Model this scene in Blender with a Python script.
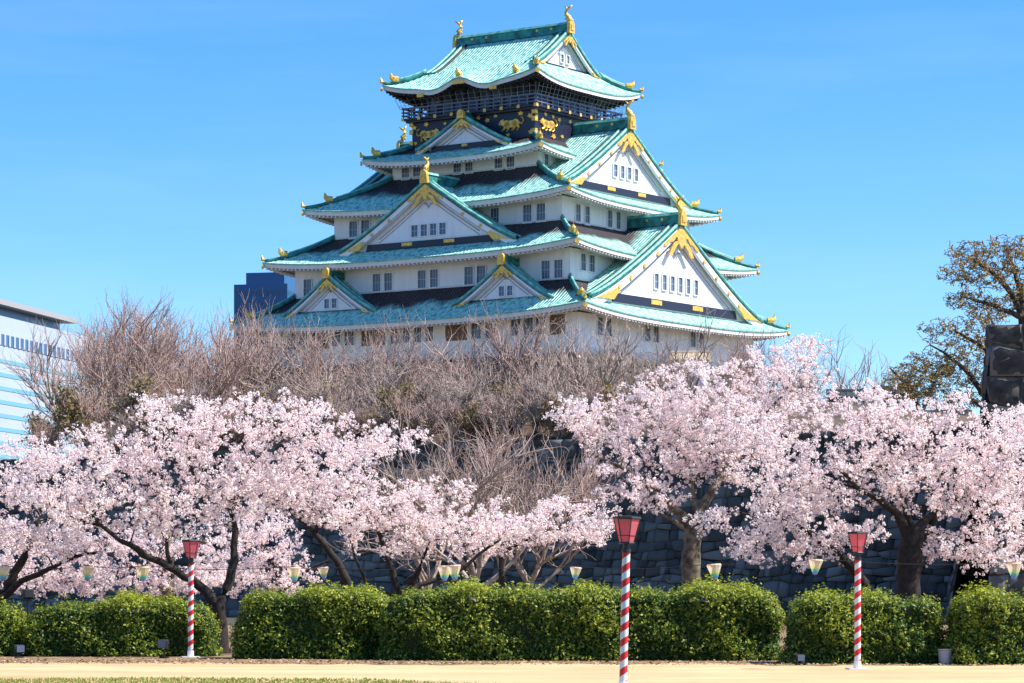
import bpy, math, random
import numpy as np
from mathutils import Vector

for o in list(bpy.data.objects):
    bpy.data.objects.remove(o)
SC = bpy.context.scene
COL = SC.collection
R = math.radians

# ------------------------------------------------------------------ camera
F, HOR, HC = 2888.0, 588.0, 1.65            # focal length in pixels of a 1024 px wide frame, horizon row, eye height
cam = bpy.data.cameras.new('camera')
cam_o = bpy.data.objects.new('camera', cam)
COL.objects.link(cam_o)
cam.sensor_width = 36.0
cam.lens = 36.0 * F / 1024.0
cam.shift_y = (HOR - 341.5) / 1024.0
cam.clip_start = 0.5
cam.clip_end = 9000.0
cam_o.location = (0, 0, HC)
cam_o.rotation_euler = (R(90), 0, 0)
SC.camera = cam_o

# ------------------------------------------------------------------ sky, sun, exposure
SUN_AZ, SUN_EL = R(97), R(52)           # azimuth clockwise from +Y
world = bpy.data.worlds.new("World")
SC.world = world
world.use_nodes = True
nt = world.node_tree
bg = nt.nodes['Background']
sky = nt.nodes.new('ShaderNodeTexSky')
sky.sky_type = 'NISHITA'
sky.sun_disc = False
sky.sun_elevation = SUN_EL
sky.sun_rotation = SUN_AZ
sky.altitude = 0
sky.air_density = 1.0
sky.dust_density = 0.6
sky.ozone_density = 6.0
tc = nt.nodes.new('ShaderNodeTexCoord')
mp = nt.nodes.new('ShaderNodeMapping')
mp.inputs['Scale'].default_value = (1, 1, 1.35)
mp.inputs['Location'].default_value = (0, 0, 0.0)
hs = nt.nodes.new('ShaderNodeHueSaturation')
hs.inputs['Saturation'].default_value = 1.27
hs.inputs['Hue'].default_value = 0.501
hs.inputs['Value'].default_value = 0.88
nt.links.new(tc.outputs['Generated'], mp.inputs['Vector'])
nt.links.new(mp.outputs['Vector'], sky.inputs['Vector'])
nt.links.new(sky.outputs['Color'], hs.inputs['Color'])
# thin streaks of cirrus, part of the sky by direction
mc = nt.nodes.new('ShaderNodeMapping')
mc.inputs['Rotation'].default_value = (0, R(9), 0)
mc.inputs['Scale'].default_value = (5, 5, 34)
nz = nt.nodes.new('ShaderNodeTexNoise')
nz.inputs['Scale'].default_value = 1.0
nz.inputs['Detail'].default_value = 5
nz.inputs['Roughness'].default_value = 0.55
cr = nt.nodes.new('ShaderNodeMapRange')
cr.inputs['From Min'].default_value, cr.inputs['From Max'].default_value = 0.50, 0.85
cr.inputs['To Min'].default_value, cr.inputs['To Max'].default_value = 0.0, 0.13
mxs = nt.nodes.new('ShaderNodeMix')
mxs.data_type = 'RGBA'
mxs.inputs['B'].default_value = (3.1, 3.9, 4.6, 1)
nt.links.new(tc.outputs['Generated'], mc.inputs['Vector'])
nt.links.new(mc.outputs['Vector'], nz.inputs['Vector'])
nt.links.new(nz.outputs['Fac'], cr.inputs['Value'])
nt.links.new(cr.outputs['Result'], mxs.inputs['Factor'])
nt.links.new(hs.outputs['Color'], mxs.inputs['A'])
nt.links.new(mxs.outputs['Result'], bg.inputs['Color'])
bg.inputs['Strength'].default_value = 0.15
sun = bpy.data.lights.new('sun', 'SUN')
sun.energy = 4.9
sun.angle = R(0.5)
sun.color = (1.0, 0.95, 0.87)
sun_o = bpy.data.objects.new('sun', sun)
COL.objects.link(sun_o)
SD = Vector((math.sin(SUN_AZ) * math.cos(SUN_EL), math.cos(SUN_AZ) * math.cos(SUN_EL), math.sin(SUN_EL)))
sun_o.rotation_euler = SD.to_track_quat('Z', 'Y').to_euler()
sun_o.location = (60, -40, 90)
SC.view_settings.view_transform = 'Standard'
SC.view_settings.look = 'None'
SC.view_settings.gamma = 1.0
SC.view_settings.use_curve_mapping = False
SC.view_settings.exposure = 0.83


def at(px, py, d):
    """point seen at a pixel of the 1024x683 frame, d metres in front of the camera plane"""
    return ((px - 512) * d / F, d, HC + (HOR - py) * d / F)


# ------------------------------------------------------------------ materials
def mat(name, col, rough=0.7, metal=0.0, var=0.0, scale=5.0, col2=None, spec=0.4, bump=0.0, attr=None, attr_amt=0.5,
        transl=0.0, detail=4.0, stretch=None, ramp=(0.35, 0.65)):
    m = bpy.data.materials.new(name)
    m.use_nodes = True
    n, l = m.node_tree.nodes, m.node_tree.links
    b = n['Principled BSDF']
    b.inputs['Roughness'].default_value = rough
    b.inputs['Metallic'].default_value = metal
    b.inputs['Specular IOR Level'].default_value = spec
    b.inputs['Base Color'].default_value = (*col, 1)
    out = None
    if var or col2 or bump:
        t = n.new('ShaderNodeTexCoord')
        nz = n.new('ShaderNodeTexNoise')
        nz.inputs['Scale'].default_value = scale
        nz.inputs['Detail'].default_value = detail
        if stretch:
            mpn = n.new('ShaderNodeMapping')
            mpn.inputs['Scale'].default_value = stretch
            l.new(t.outputs['Object'], mpn.inputs['Vector'])
            l.new(mpn.outputs['Vector'], nz.inputs['Vector'])
        else:
            l.new(t.outputs['Object'], nz.inputs['Vector'])
        if var or col2:
            c2 = col2 or tuple(c * (1 - var) for c in col)
            rp = n.new('ShaderNodeValToRGB')
            rp.color_ramp.elements[0].position, rp.color_ramp.elements[1].position = ramp
            rp.color_ramp.elements[0].color = (*c2, 1)
            rp.color_ramp.elements[1].color = (*col, 1)
            l.new(nz.outputs['Fac'], rp.inputs['Fac'])
            out = rp.outputs['Color']
        if bump:
            bp = n.new('ShaderNodeBump')
            bp.inputs['Strength'].default_value = bump
            l.new(nz.outputs['Fac'], bp.inputs['Height'])
            l.new(bp.outputs['Normal'], b.inputs['Normal'])
    if attr:                                           # attr: second colour reached where the face's own tint is 1
        a = n.new('ShaderNodeAttribute')
        a.attribute_name = 'tint'
        mx = n.new('ShaderNodeMix')
        mx.data_type = 'RGBA'
        l.new(a.outputs['Fac'], mx.inputs['Factor'])
        if out:
            l.new(out, mx.inputs['A'])
        else:
            mx.inputs['A'].default_value = (*col, 1)
        mx.inputs['B'].default_value = (*attr, 1)
        out = mx.outputs['Result']
    if out:
        l.new(out, b.inputs['Base Color'])
    if transl:
        tr = n.new('ShaderNodeBsdfTranslucent')
        ms = n.new('ShaderNodeMixShader')
        ms.inputs['Fac'].default_value = transl
        if out:
            l.new(out, tr.inputs['Color'])
        else:
            tr.inputs['Color'].default_value = (*col, 1)
        l.new(b.outputs['BSDF'], ms.inputs[1])
        l.new(tr.outputs['BSDF'], ms.inputs[2])
        l.new(ms.outputs['Shader'], n['Material Output'].inputs['Surface'])
    return m


def copper_mat():
    """patinated copper tiles: verdigris, brown and bare of patina where the eaves above keep the rain off (tint)"""
    m = bpy.data.materials.new('copper_tile')
    m.use_nodes = True
    n, l = m.node_tree.nodes, m.node_tree.links
    b = n['Principled BSDF']
    b.inputs['Roughness'].default_value = 0.5
    b.inputs['Specular IOR Level'].default_value = 0.4
    tcn = n.new('ShaderNodeTexCoord')
    uv = n.new('ShaderNodeUVMap')
    mpn = n.new('ShaderNodeMapping')
    mpn.inputs['Scale'].default_value = (2.3, 1.6, 1)
    l.new(uv.outputs['UV'], mpn.inputs['Vector'])
    n1 = n.new('ShaderNodeTexNoise')
    n1.inputs['Scale'].default_value = 1.0
    n1.inputs['Detail'].default_value = 3
    l.new(mpn.outputs['Vector'], n1.inputs['Vector'])
    n2 = n.new('ShaderNodeTexNoise')
    n2.inputs['Scale'].default_value = 0.35
    n2.inputs['Detail'].default_value = 4
    l.new(tcn.outputs['Object'], n2.inputs['Vector'])
    r1 = n.new('ShaderNodeValToRGB')
    e = r1.color_ramp.elements
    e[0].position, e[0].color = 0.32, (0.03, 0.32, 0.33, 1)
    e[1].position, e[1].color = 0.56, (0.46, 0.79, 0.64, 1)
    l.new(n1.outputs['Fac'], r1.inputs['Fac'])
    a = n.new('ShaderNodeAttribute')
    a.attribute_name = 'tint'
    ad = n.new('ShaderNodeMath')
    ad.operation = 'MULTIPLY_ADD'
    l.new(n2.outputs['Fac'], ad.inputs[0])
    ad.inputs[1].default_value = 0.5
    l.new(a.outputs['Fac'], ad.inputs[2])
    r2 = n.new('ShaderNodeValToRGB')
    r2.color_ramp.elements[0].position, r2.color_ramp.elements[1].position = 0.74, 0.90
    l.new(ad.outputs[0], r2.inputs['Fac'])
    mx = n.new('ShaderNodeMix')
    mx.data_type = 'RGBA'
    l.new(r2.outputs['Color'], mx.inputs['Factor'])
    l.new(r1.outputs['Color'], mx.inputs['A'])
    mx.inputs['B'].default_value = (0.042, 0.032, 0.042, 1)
    l.new(mx.outputs['Result'], b.inputs['Base Color'])
    wv = n.new('ShaderNodeTexWave')
    wv.wave_type = 'BANDS'
    wv.bands_direction = 'X'
    wv.inputs['Scale'].default_value = 0.72
    l.new(uv.outputs['UV'], wv.inputs['Vector'])
    bp = n.new('ShaderNodeBump')
    bp.inputs['Strength'].default_value = 0.8
    bp.inputs['Distance'].default_value = 0.2
    l.new(wv.outputs['Fac'], bp.inputs['Height'])
    l.new(bp.outputs['Normal'], b.inputs['Normal'])
    return m


M = dict(
    plaster=mat('white_plaster', (0.84, 0.85, 0.88), 0.8, var=0.10, scale=1.0, stretch=(1.4, 1.4, .14), detail=7, ramp=(.28, .56)),
    fascia=mat('white_fascia', (0.74, 0.72, 0.70), 0.8, var=0.10, scale=1.5),
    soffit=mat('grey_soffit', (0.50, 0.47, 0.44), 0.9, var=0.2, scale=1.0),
    moulding=mat('grey_moulding', (0.36, 0.37, 0.42), 0.8),
    copper=copper_mat(),
    ridge=mat('dark_verdigris', (0.03, 0.27, 0.24), 0.5, var=0.6, scale=1.2, col2=(0.012, 0.09, 0.10)),
    verge=mat('pale_verdigris', (0.26, 0.56, 0.46), 0.5, var=0.5, scale=1.5, col2=(0.06, 0.30, 0.27)),
    black=mat('black_lacquer', (0.012, 0.014, 0.035), 0.45, spec=0.5),
    darkwood=mat('dark_wood', (0.035, 0.03, 0.035), 0.7, var=0.3, scale=2),
    gold=mat('gold_leaf', (0.95, 0.56, 0.10), 0.4, metal=0.25, var=0.35, scale=3, spec=0.6),
    glass=mat('window_glass', (0.07, 0.10, 0.17), 0.25, spec=0.6),
    lattice=mat('window_bar', (0.42, 0.45, 0.52), 0.7),
    wood=mat('brown_shutter', (0.22, 0.15, 0.11), 0.8, var=0.3, scale=2),
    rail=mat('blue_grey_rail', (0.13, 0.15, 0.24), 0.6),
    net=mat('net_cord', (0.30, 0.33, 0.38), 0.7),
    stone=mat('wall_stone', (0.07, 0.065, 0.06), 0.9, var=0.5, scale=1.6, bump=0.6, attr=(0.21, 0.195, 0.18)),
    block=mat('bastion_stone', (0.075, 0.068, 0.065), 0.95, var=0.55, scale=2.2, detail=10, bump=1.0, spec=.1, attr=(0.28, 0.25, 0.22)),
    stone_dark=mat('dark_wall_stone', (0.075, 0.065, 0.06), 0.9, var=0.45, scale=0.8, bump=0.4, attr=(0.14, 0.12, 0.105)),
    joint=mat('stone_joint', (0.012, 0.012, 0.014), 1.0),
    bark=mat('dark_bark', (0.035, 0.026, 0.022), 0.95, var=0.5, scale=9, bump=0.6),
    bark_brown=mat('brown_bark', (0.085, 0.06, 0.045), 0.95, var=0.5, scale=4, bump=0.5),
    bark_grey=mat('lichen_bark', (0.20, 0.165, 0.11), 0.95, col2=(0.05, 0.04, 0.03), scale=5, bump=0.6),
    twig=mat('bare_twig', (0.50, 0.345, 0.295), 0.9, var=0.35, scale=2),
    twig_grey=mat('grey_twig', (0.48, 0.37, 0.32), 0.9, var=0.4, scale=2),
    pale_bark=mat('pale_bark', (0.42, 0.33, 0.265), 0.9, var=0.5, scale=2.5),
    twig_dark=mat('dark_twig', (0.10, 0.075, 0.055), 0.9, var=0.4, scale=2),
    blossom=mat('blossom', (0.97, 0.885, 0.86), 0.75, spec=0.15, attr=(0.95, 0.76, 0.765), transl=0.45),
    ochre=mat('ochre_bud', (0.50, 0.32, 0.07), 0.8, attr=(0.34, 0.23, 0.11), transl=0.2),
    olive=mat('olive_leaf', (0.20, 0.17, 0.06), 0.8, attr=(0.28, 0.20, 0.09), transl=0.2),
    hedge=mat('hedge_leaf', (0.04, 0.10, 0.012), 0.5, spec=0.35, attr=(0.35, 0.38, 0.025), transl=0.30),
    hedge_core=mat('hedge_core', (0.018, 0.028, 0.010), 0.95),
    red=mat('red_paint', (0.62, 0.02, 0.025), 0.45),
    white=mat('white_paint', (0.75, 0.75, 0.78), 0.45),
    shade=mat('red_lamp_shade', (0.95, 0.23, 0.29), 0.5, transl=0.5),
    iron=mat('black_iron', (0.02, 0.02, 0.022), 0.5),
    grey_metal=mat('grey_metal', (0.30, 0.32, 0.36), 0.45, metal=0.3),
    sand=mat('sandy_path', (0.60, 0.43, 0.235), 0.95),
    office=mat('white_cladding', (0.40, 0.46, 0.54), 0.6, var=0.05, scale=0.05),
    office_glass=mat('pale_cyan_glass', (0.15, 0.36, 0.46), 0.3, spec=0.6),
    office_dark=mat('dark_band_glass', (0.05, 0.12, 0.24), 0.3),
    grey_roof=mat('grey_roof_edge', (0.34, 0.33, 0.33), 0.7),
    tower=mat('navy_cladding', (0.022, 0.10, 0.24), 0.4, spec=0.5),
    tower_glass=mat('navy_glass', (0.012, 0.045, 0.12), 0.2, spec=0.6),
    tile=mat('grey_roof_tile', (0.045, 0.05, 0.055), 0.7, var=0.3, scale=2),
    tan=mat('tan_plaster', (0.50, 0.39, 0.24), 0.9, var=0.2, scale=0.7),
)


# ------------------------------------------------------------------ mesh helpers
def link(o, parent=None):
    COL.objects.link(o)
    if parent:
        o.parent = parent
    return o


def tag(o, label=None, cat=None, group=None, kind=None):
    if label: o['label'] = label
    if cat: o['category'] = cat
    if group: o['group'] = group
    if kind: o['kind'] = kind
    return o


def empty(name, loc, label, cat, group=None, rz=0.0):
    o = bpy.data.objects.new(name, None)
    o.location = loc
    o.rotation_euler = (0, 0, rz)
    o.empty_display_size = 0.3
    link(o)
    return tag(o, label, cat, group)


class MB:
    def __init__(s):
        s.v, s.f, s.mi, s.uv, s.t, s.n = [], [], [], [], [], 0

    def add(s, V, Fc, mi=0, uv=None, tint=None):
        b = s.n
        s.v.extend([tuple(p) for p in V])
        s.uv.extend(uv if uv is not None else [(0, 0)] * len(V))
        s.t.extend(tint if tint is not None else [0.0] * len(V))
        for f in Fc:
            s.f.append(tuple(b + i for i in f))
            s.mi.append(mi)
        s.n += len(V)

    def box(s, c, h, rz=0.0, mi=0, tint=0.0):
        cs, sn = math.cos(rz), math.sin(rz)
        V = []
        for z in (-1, 1):
            for x, y in ((-1, -1), (1, -1), (1, 1), (-1, 1)):
                X, Y = x * h[0], y * h[1]
                V.append((c[0] + X * cs - Y * sn, c[1] + X * sn + Y * cs, c[2] + z * h[2]))
        s.add(V, [(3, 2, 1, 0), (4, 5, 6, 7), (0, 1, 5, 4), (1, 2, 6, 5), (2, 3, 7, 6), (3, 0, 4, 7)], mi, None, [tint] * 8)

    def grid(s, P, mi=0, uv=None, tint=None):
        nr, nc = len(P), len(P[0])
        V = [p for row in P for p in row]
        fl = [(i * nc + j, i * nc + j + 1, (i + 1) * nc + j + 1, (i + 1) * nc + j) for i in range(nr - 1) for j in range(nc - 1)]
        s.add(V, fl, mi, [u for r in uv for u in r] if uv else None, [u for r in tint for u in r] if tint else None)

    def tube(s, pts, rad, n=8, mi=0, cap=True):
        pts = [Vector(p) for p in pts]
        if not hasattr(rad, '__len__'):
            rad = [rad] * len(pts)
        V = []
        for i, p in enumerate(pts):
            t = (pts[min(i + 1, len(pts) - 1)] - pts[max(i - 1, 0)]).normalized()
            ref = Vector((0, 0, 1)) if abs(t.z) < 0.9 else Vector((1, 0, 0))
            a = t.cross(ref).normalized()
            b = t.cross(a)
            for k in range(n):
                an = 2 * math.pi * k / n
                V.append(p + (a * math.cos(an) + b * math.sin(an)) * rad[i])
        fl = [(i * n + k, i * n + (k + 1) % n, (i + 1) * n + (k + 1) % n, (i + 1) * n + k) for i in range(len(pts) - 1) for k in range(n)]
        if cap:
            fl += [tuple(range(n))[::-1], tuple((len(pts) - 1) * n + k for k in range(n))]
        s.add(V, fl, mi)

    def prism(s, poly, fr, d0, d1, mi=0):
        """polygon of (a, b) pairs mapped by fr(a, d, b) at depths d0 and d1"""
        n = len(poly)
        V = [fr(a, d0, b) for a, b in poly] + [fr(a, d1, b) for a, b in poly]
        s.add(V, [tuple(range(n)), tuple(range(2 * n - 1, n - 1, -1))] + [(i, i + n, (i + 1) % n + n, (i + 1) % n) for i in range(n)], mi)

    def build(s, name, mats, parent=None, smooth=False, zoff=0.0):
        me = bpy.data.meshes.new(name)
        me.from_pydata([(x, y, z - zoff) for x, y, z in s.v], [], s.f)
        for m in (mats if isinstance(mats, (list, tuple)) else [mats]):
            me.materials.append(m)
        me.polygons.foreach_set('material_index', s.mi)
        if any(u != (0, 0) for u in s.uv):
            L = me.uv_layers.new(name='UVMap')
            idx = np.zeros(len(me.loops), dtype=np.int32)
            me.loops.foreach_get('vertex_index', idx)
            L.data.foreach_set('uv', np.array(s.uv, dtype=np.float32)[idx].ravel())
        if any(s.t):
            A = me.attributes.new('tint', 'FLOAT', 'POINT')
            A.data.foreach_set('value', np.array(s.t, dtype=np.float32))
        if smooth:
            me.polygons.foreach_set('use_smooth', [True] * len(me.polygons))
        me.update()
        return link(bpy.data.objects.new(name, me), parent)


def np_mesh(name, V, Q, mats, tint=None, mi=None, smooth=False):
    V = np.asarray(V, dtype=np.float32)
    Q = np.asarray(Q, dtype=np.int32)
    me = bpy.data.meshes.new(name)
    me.vertices.add(len(V))
    me.vertices.foreach_set('co', V.ravel())
    k = Q.shape[1]
    me.loops.add(Q.size)
    me.loops.foreach_set('vertex_index', Q.ravel())
    me.polygons.add(len(Q))
    me.polygons.foreach_set('loop_start', np.arange(0, Q.size, k, dtype=np.int32))
    me.polygons.foreach_set('loop_total', np.full(len(Q), k, dtype=np.int32))
    for m in (mats if isinstance(mats, (list, tuple)) else [mats]):
        me.materials.append(m)
    if mi is not None:
        me.polygons.foreach_set('material_index', np.asarray(mi, dtype=np.int32))
    if tint is not None:
        A = me.attributes.new('tint', 'FLOAT', 'FACE')
        A.data.foreach_set('value', np.asarray(tint, dtype=np.float32))
    if smooth:
        me.polygons.foreach_set('use_smooth', np.ones(len(Q), dtype=bool))
    me.update(calc_edges=True)
    me.validate()
    return me


class Tubes:
    """many tapered branch tubes collected into one quad mesh"""
    def __init__(s):
        s.V, s.Q, s.n = [], [], 0

    def add(s, pts, rad, sides=4):
        pts = np.asarray(pts, dtype=np.float64)
        rad = np.asarray(rad, dtype=np.float64)
        m = len(pts)
        t = np.gradient(pts, axis=0)
        t /= np.linalg.norm(t, axis=1)[:, None] + 1e-9
        ref = np.where(np.abs(t[:, 2:3]) < 0.9, np.array([[0, 0, 1.0]]), np.array([[1.0, 0, 0]]))
        a = np.cross(t, ref)
        a /= np.linalg.norm(a, axis=1)[:, None] + 1e-9
        b = np.cross(t, a)
        an = np.arange(sides) * 2 * np.pi / sides
        P = pts[:, None, :] + rad[:, None, None] * (a[:, None, :] * np.cos(an)[None, :, None] + b[:, None, :] * np.sin(an)[None, :, None])
        s.V.append(P.reshape(-1, 3))
        i = np.arange(m - 1)[:, None] * sides
        k = np.arange(sides)[None, :]
        k2 = (k + 1) % sides
        s.Q.append(np.stack([i + k, i + k2, i + sides + k2, i + sides + k], axis=-1).reshape(-1, 4) + s.n)
        s.n += m * sides

    def mesh(s, name, mats, smooth=True):
        return np_mesh(name, np.concatenate(s.V), np.concatenate(s.Q), mats, smooth=smooth)


def quads(rng, C, size, up=0.0, out=None, aspect=1.0, fold=0.0):
    """randomly turned quads at centres C; normals lean up and along out"""
    n = len(C)
    nr = rng.normal(size=(n, 3))
    nr /= np.linalg.norm(nr, axis=1)[:, None]
    nr[:, 2] += up
    if out is not None:
        nr += out
    nr /= np.linalg.norm(nr, axis=1)[:, None] + 1e-9
    r = rng.normal(size=(n, 3))
    a = np.cross(nr, r)
    a /= np.linalg.norm(a, axis=1)[:, None] + 1e-9
    b = np.cross(nr, a)
    sz = np.asarray(size).reshape(-1, 1) * 0.5
    a, b = a * sz, b * sz * aspect
    V = np.stack([C - a, C - b * 0.9, C + a, C + b * 0.9], axis=1).reshape(-1, 3)
    return V, np.arange(4 * n).reshape(n, 4)


# ================================================================== THE GROUND
def sand_ground_material():
    m = bpy.data.materials.new('ground_sand')
    m.use_nodes = True
    n, l = m.node_tree.nodes, m.node_tree.links
    b = n['Principled BSDF']
    b.inputs['Roughness'].default_value = 0.95
    b.inputs['Specular IOR Level'].default_value = 0.1
    t = n.new('ShaderNodeTexCoord')
    mpn = n.new('ShaderNodeMapping')
    mpn.inputs['Scale'].default_value = (0.35, 1.0, 1)
    l.new(t.outputs['Object'], mpn.inputs['Vector'])
    a = n.new('ShaderNodeTexNoise')
    a.inputs['Scale'].default_value = 0.55
    a.inputs['Detail'].default_value = 8
    a.inputs['Roughness'].default_value = 0.7
    l.new(mpn.outputs['Vector'], a.inputs['Vector'])
    r = n.new('ShaderNodeValToRGB')
    e = r.color_ramp.elements
    e[0].position, e[0].color = 0.30, (0.43, 0.285, 0.145, 1)
    e[1].position, e[1].color = 0.62, (0.66, 0.46, 0.25, 1)
    l.new(a.outputs['Fac'], r.inputs['Fac'])
    g = n.new('ShaderNodeTexNoise')
    g.inputs['Scale'].default_value = 60
    l.new(t.outputs['Object'], g.inputs['Vector'])
    mx = n.new('ShaderNodeMix')
    mx.data_type = 'RGBA'
    mx.blend_type = 'MULTIPLY'
    mx.inputs['Factor'].default_value = 0.12
    l.new(r.outputs['Color'], mx.inputs['A'])
    l.new(g.outputs['Color'], mx.inputs['B'])
    # the sandy path is a strip; lawn on the camera's side of it, dull park ground and town beyond
    sp = n.new('ShaderNodeSeparateXYZ')
    l.new(t.outputs['Object'], sp.inputs[0])
    prev = mx.outputs['Result']
    for op, lim, col in (('GREATER_THAN', 92.0, (0.075, 0.07, 0.055, 1)), ('LESS_THAN', 45.0, (0.10, 0.14, 0.035, 1))):
        c = n.new('ShaderNodeMath')
        c.operation = op
        l.new(sp.outputs['Y'], c.inputs[0])
        c.inputs[1].default_value = lim
        m2 = n.new('ShaderNodeMix')
        m2.data_type = 'RGBA'
        l.new(c.outputs[0], m2.inputs['Factor'])
        l.new(prev, m2.inputs['A'])
        m2.inputs['B'].default_value = col
        prev = m2.outputs['Result']
    l.new(prev, b.inputs['Base Color'])
    return m


g = MB()
g.grid([[(-5000, -200, 0), (5000, -200, 0)], [(-5000, 7000, 0), (5000, 7000, 0)]])
tag(g.build('ground', sand_ground_material()), kind='structure')
# soil bed under the hedges, 4 mm proud, with a ragged front edge
rng0 = np.random.default_rng(5)
g = MB()
xs = np.linspace(-70, 70, 420)
fr_ = 62.6 - 0.075 * xs + 0.6 * np.sin(xs * 0.6) + 0.4 * np.sin(xs * 1.7 + 1) + rng0.normal(0, 0.3, len(xs))
g.grid([[(x, y, 0.004) for x, y in zip(xs, fr_)], [(x, 128, 0.004) for x in xs]])
tag(g.build('soil_bed', mat('soil', (0.13, 0.08, 0.04), 0.95, col2=(0.30, 0.19, 0.085), scale=1.6, detail=8)), kind='structure')

# grass at the bottom edge of the picture
rng = np.random.default_rng(11)
n = 26000
gx = rng.uniform(-11, 11, n)
gy = rng.uniform(46.5, 53.6, n)
edge = 52.9 - 0.8 * np.abs(np.sin(gx * 0.5)) - np.clip(gx + 2.6, 0, 9) * 1.6
keep = gy < edge + rng.normal(0, 0.25, n)
gx, gy = gx[keep], gy[keep]
n = len(gx)
h = rng.uniform(0.02, 0.05, n)
an = rng.uniform(0, np.pi, n)
dx, dy = np.cos(an) * 0.012, np.sin(an) * 0.012
lx, ly = rng.normal(0, 0.015, n), rng.normal(0, 0.015, n)
V = np.stack([np.stack([gx - dx, gy - dy, np.zeros(n)], 1), np.stack([gx + dx, gy + dy, np.zeros(n)], 1),
              np.stack([gx + lx + dx * .3, gy + ly + dy * .3, h], 1), np.stack([gx + lx - dx * .3, gy + ly - dy * .3, h], 1)], 1).reshape(-1, 3)
me = np_mesh('grass', V, np.arange(4 * n).reshape(n, 4),
             mat('grass_blade', (0.17, 0.25, 0.03), 0.6, attr=(0.36, 0.34, 0.09), transl=0.3), tint=rng.random(n) ** 1.5)
tag(link(bpy.data.objects.new('grass', me)), 'short thin grass along the front edge of the sandy path', 'grass', kind='stuff')

# terrace of the inner bailey
TH = 9.5
ca, sa = math.cos(R(35.0)), math.sin(R(35.0))
WP = (6.6, 150.0)


def wall_pt(t, off=0.0):
    return (WP[0] + ca * t - sa * off * -1 * -1, WP[1] - sa * t - ca * off)


g = MB()
# top of the terrace behind the moat wall, a solid block
fl = [(WP[0] - ca * 160, WP[1] + sa * 160), (WP[0] + ca * 70, WP[1] - sa * 70), (150, 160), (260, 620), (-420, 620)]
fl = [(x + sa * 0.4, y + ca * 0.4) for x, y in fl[:2]] + fl[2:]
nn = len(fl)
g.add([(x, y, -0.5) for x, y in fl] + [(x, y, TH) for x, y in fl],
      [tuple(range(nn, 2 * nn))] + [(i, (i + 1) % nn, (i + 1) % nn + nn, i + nn) for i in range(nn)])
tag(g.build('terrace', mat('terrace_earth', (0.13, 0.10, 0.06), 0.95, col2=(0.20, 0.15, 0.09), scale=0.3)), kind='structure')


rngb = np.random.default_rng(17)
g = MB()
P = []
tt_ = np.linspace(-150, 12, 110)
hb = 2.1 + .35 * np.sin(tt_ * .23) + .25 * np.sin(tt_ * .61 + 1) + rngb.normal(0, .12, len(tt_))
hb *= np.clip((12 - tt_) / 8, 0, 1) * np.clip((tt_ + 44) / 6, 0, 1)
for off, fz in ((1.2, 0.0), (2.6, .55), (4.5, .9), (7, 1.0), (40, 1.1), (60, 0.0)):
    P.append([(WP[0] + ca * t + sa * off, WP[1] - sa * t + ca * off, TH - .05 + h_ * fz + (rngb.normal(0, .1) if 0 < fz < 1.05 else 0)) for t, h_ in zip(tt_, hb)])
g.grid(P)
tag(g.build('earth_bank', mat('bank_earth', (0.12, 0.08, 0.055), 0.95, col2=(0.06, 0.045, 0.035), scale=.9, detail=8, bump=.6)), kind='structure')


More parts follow.
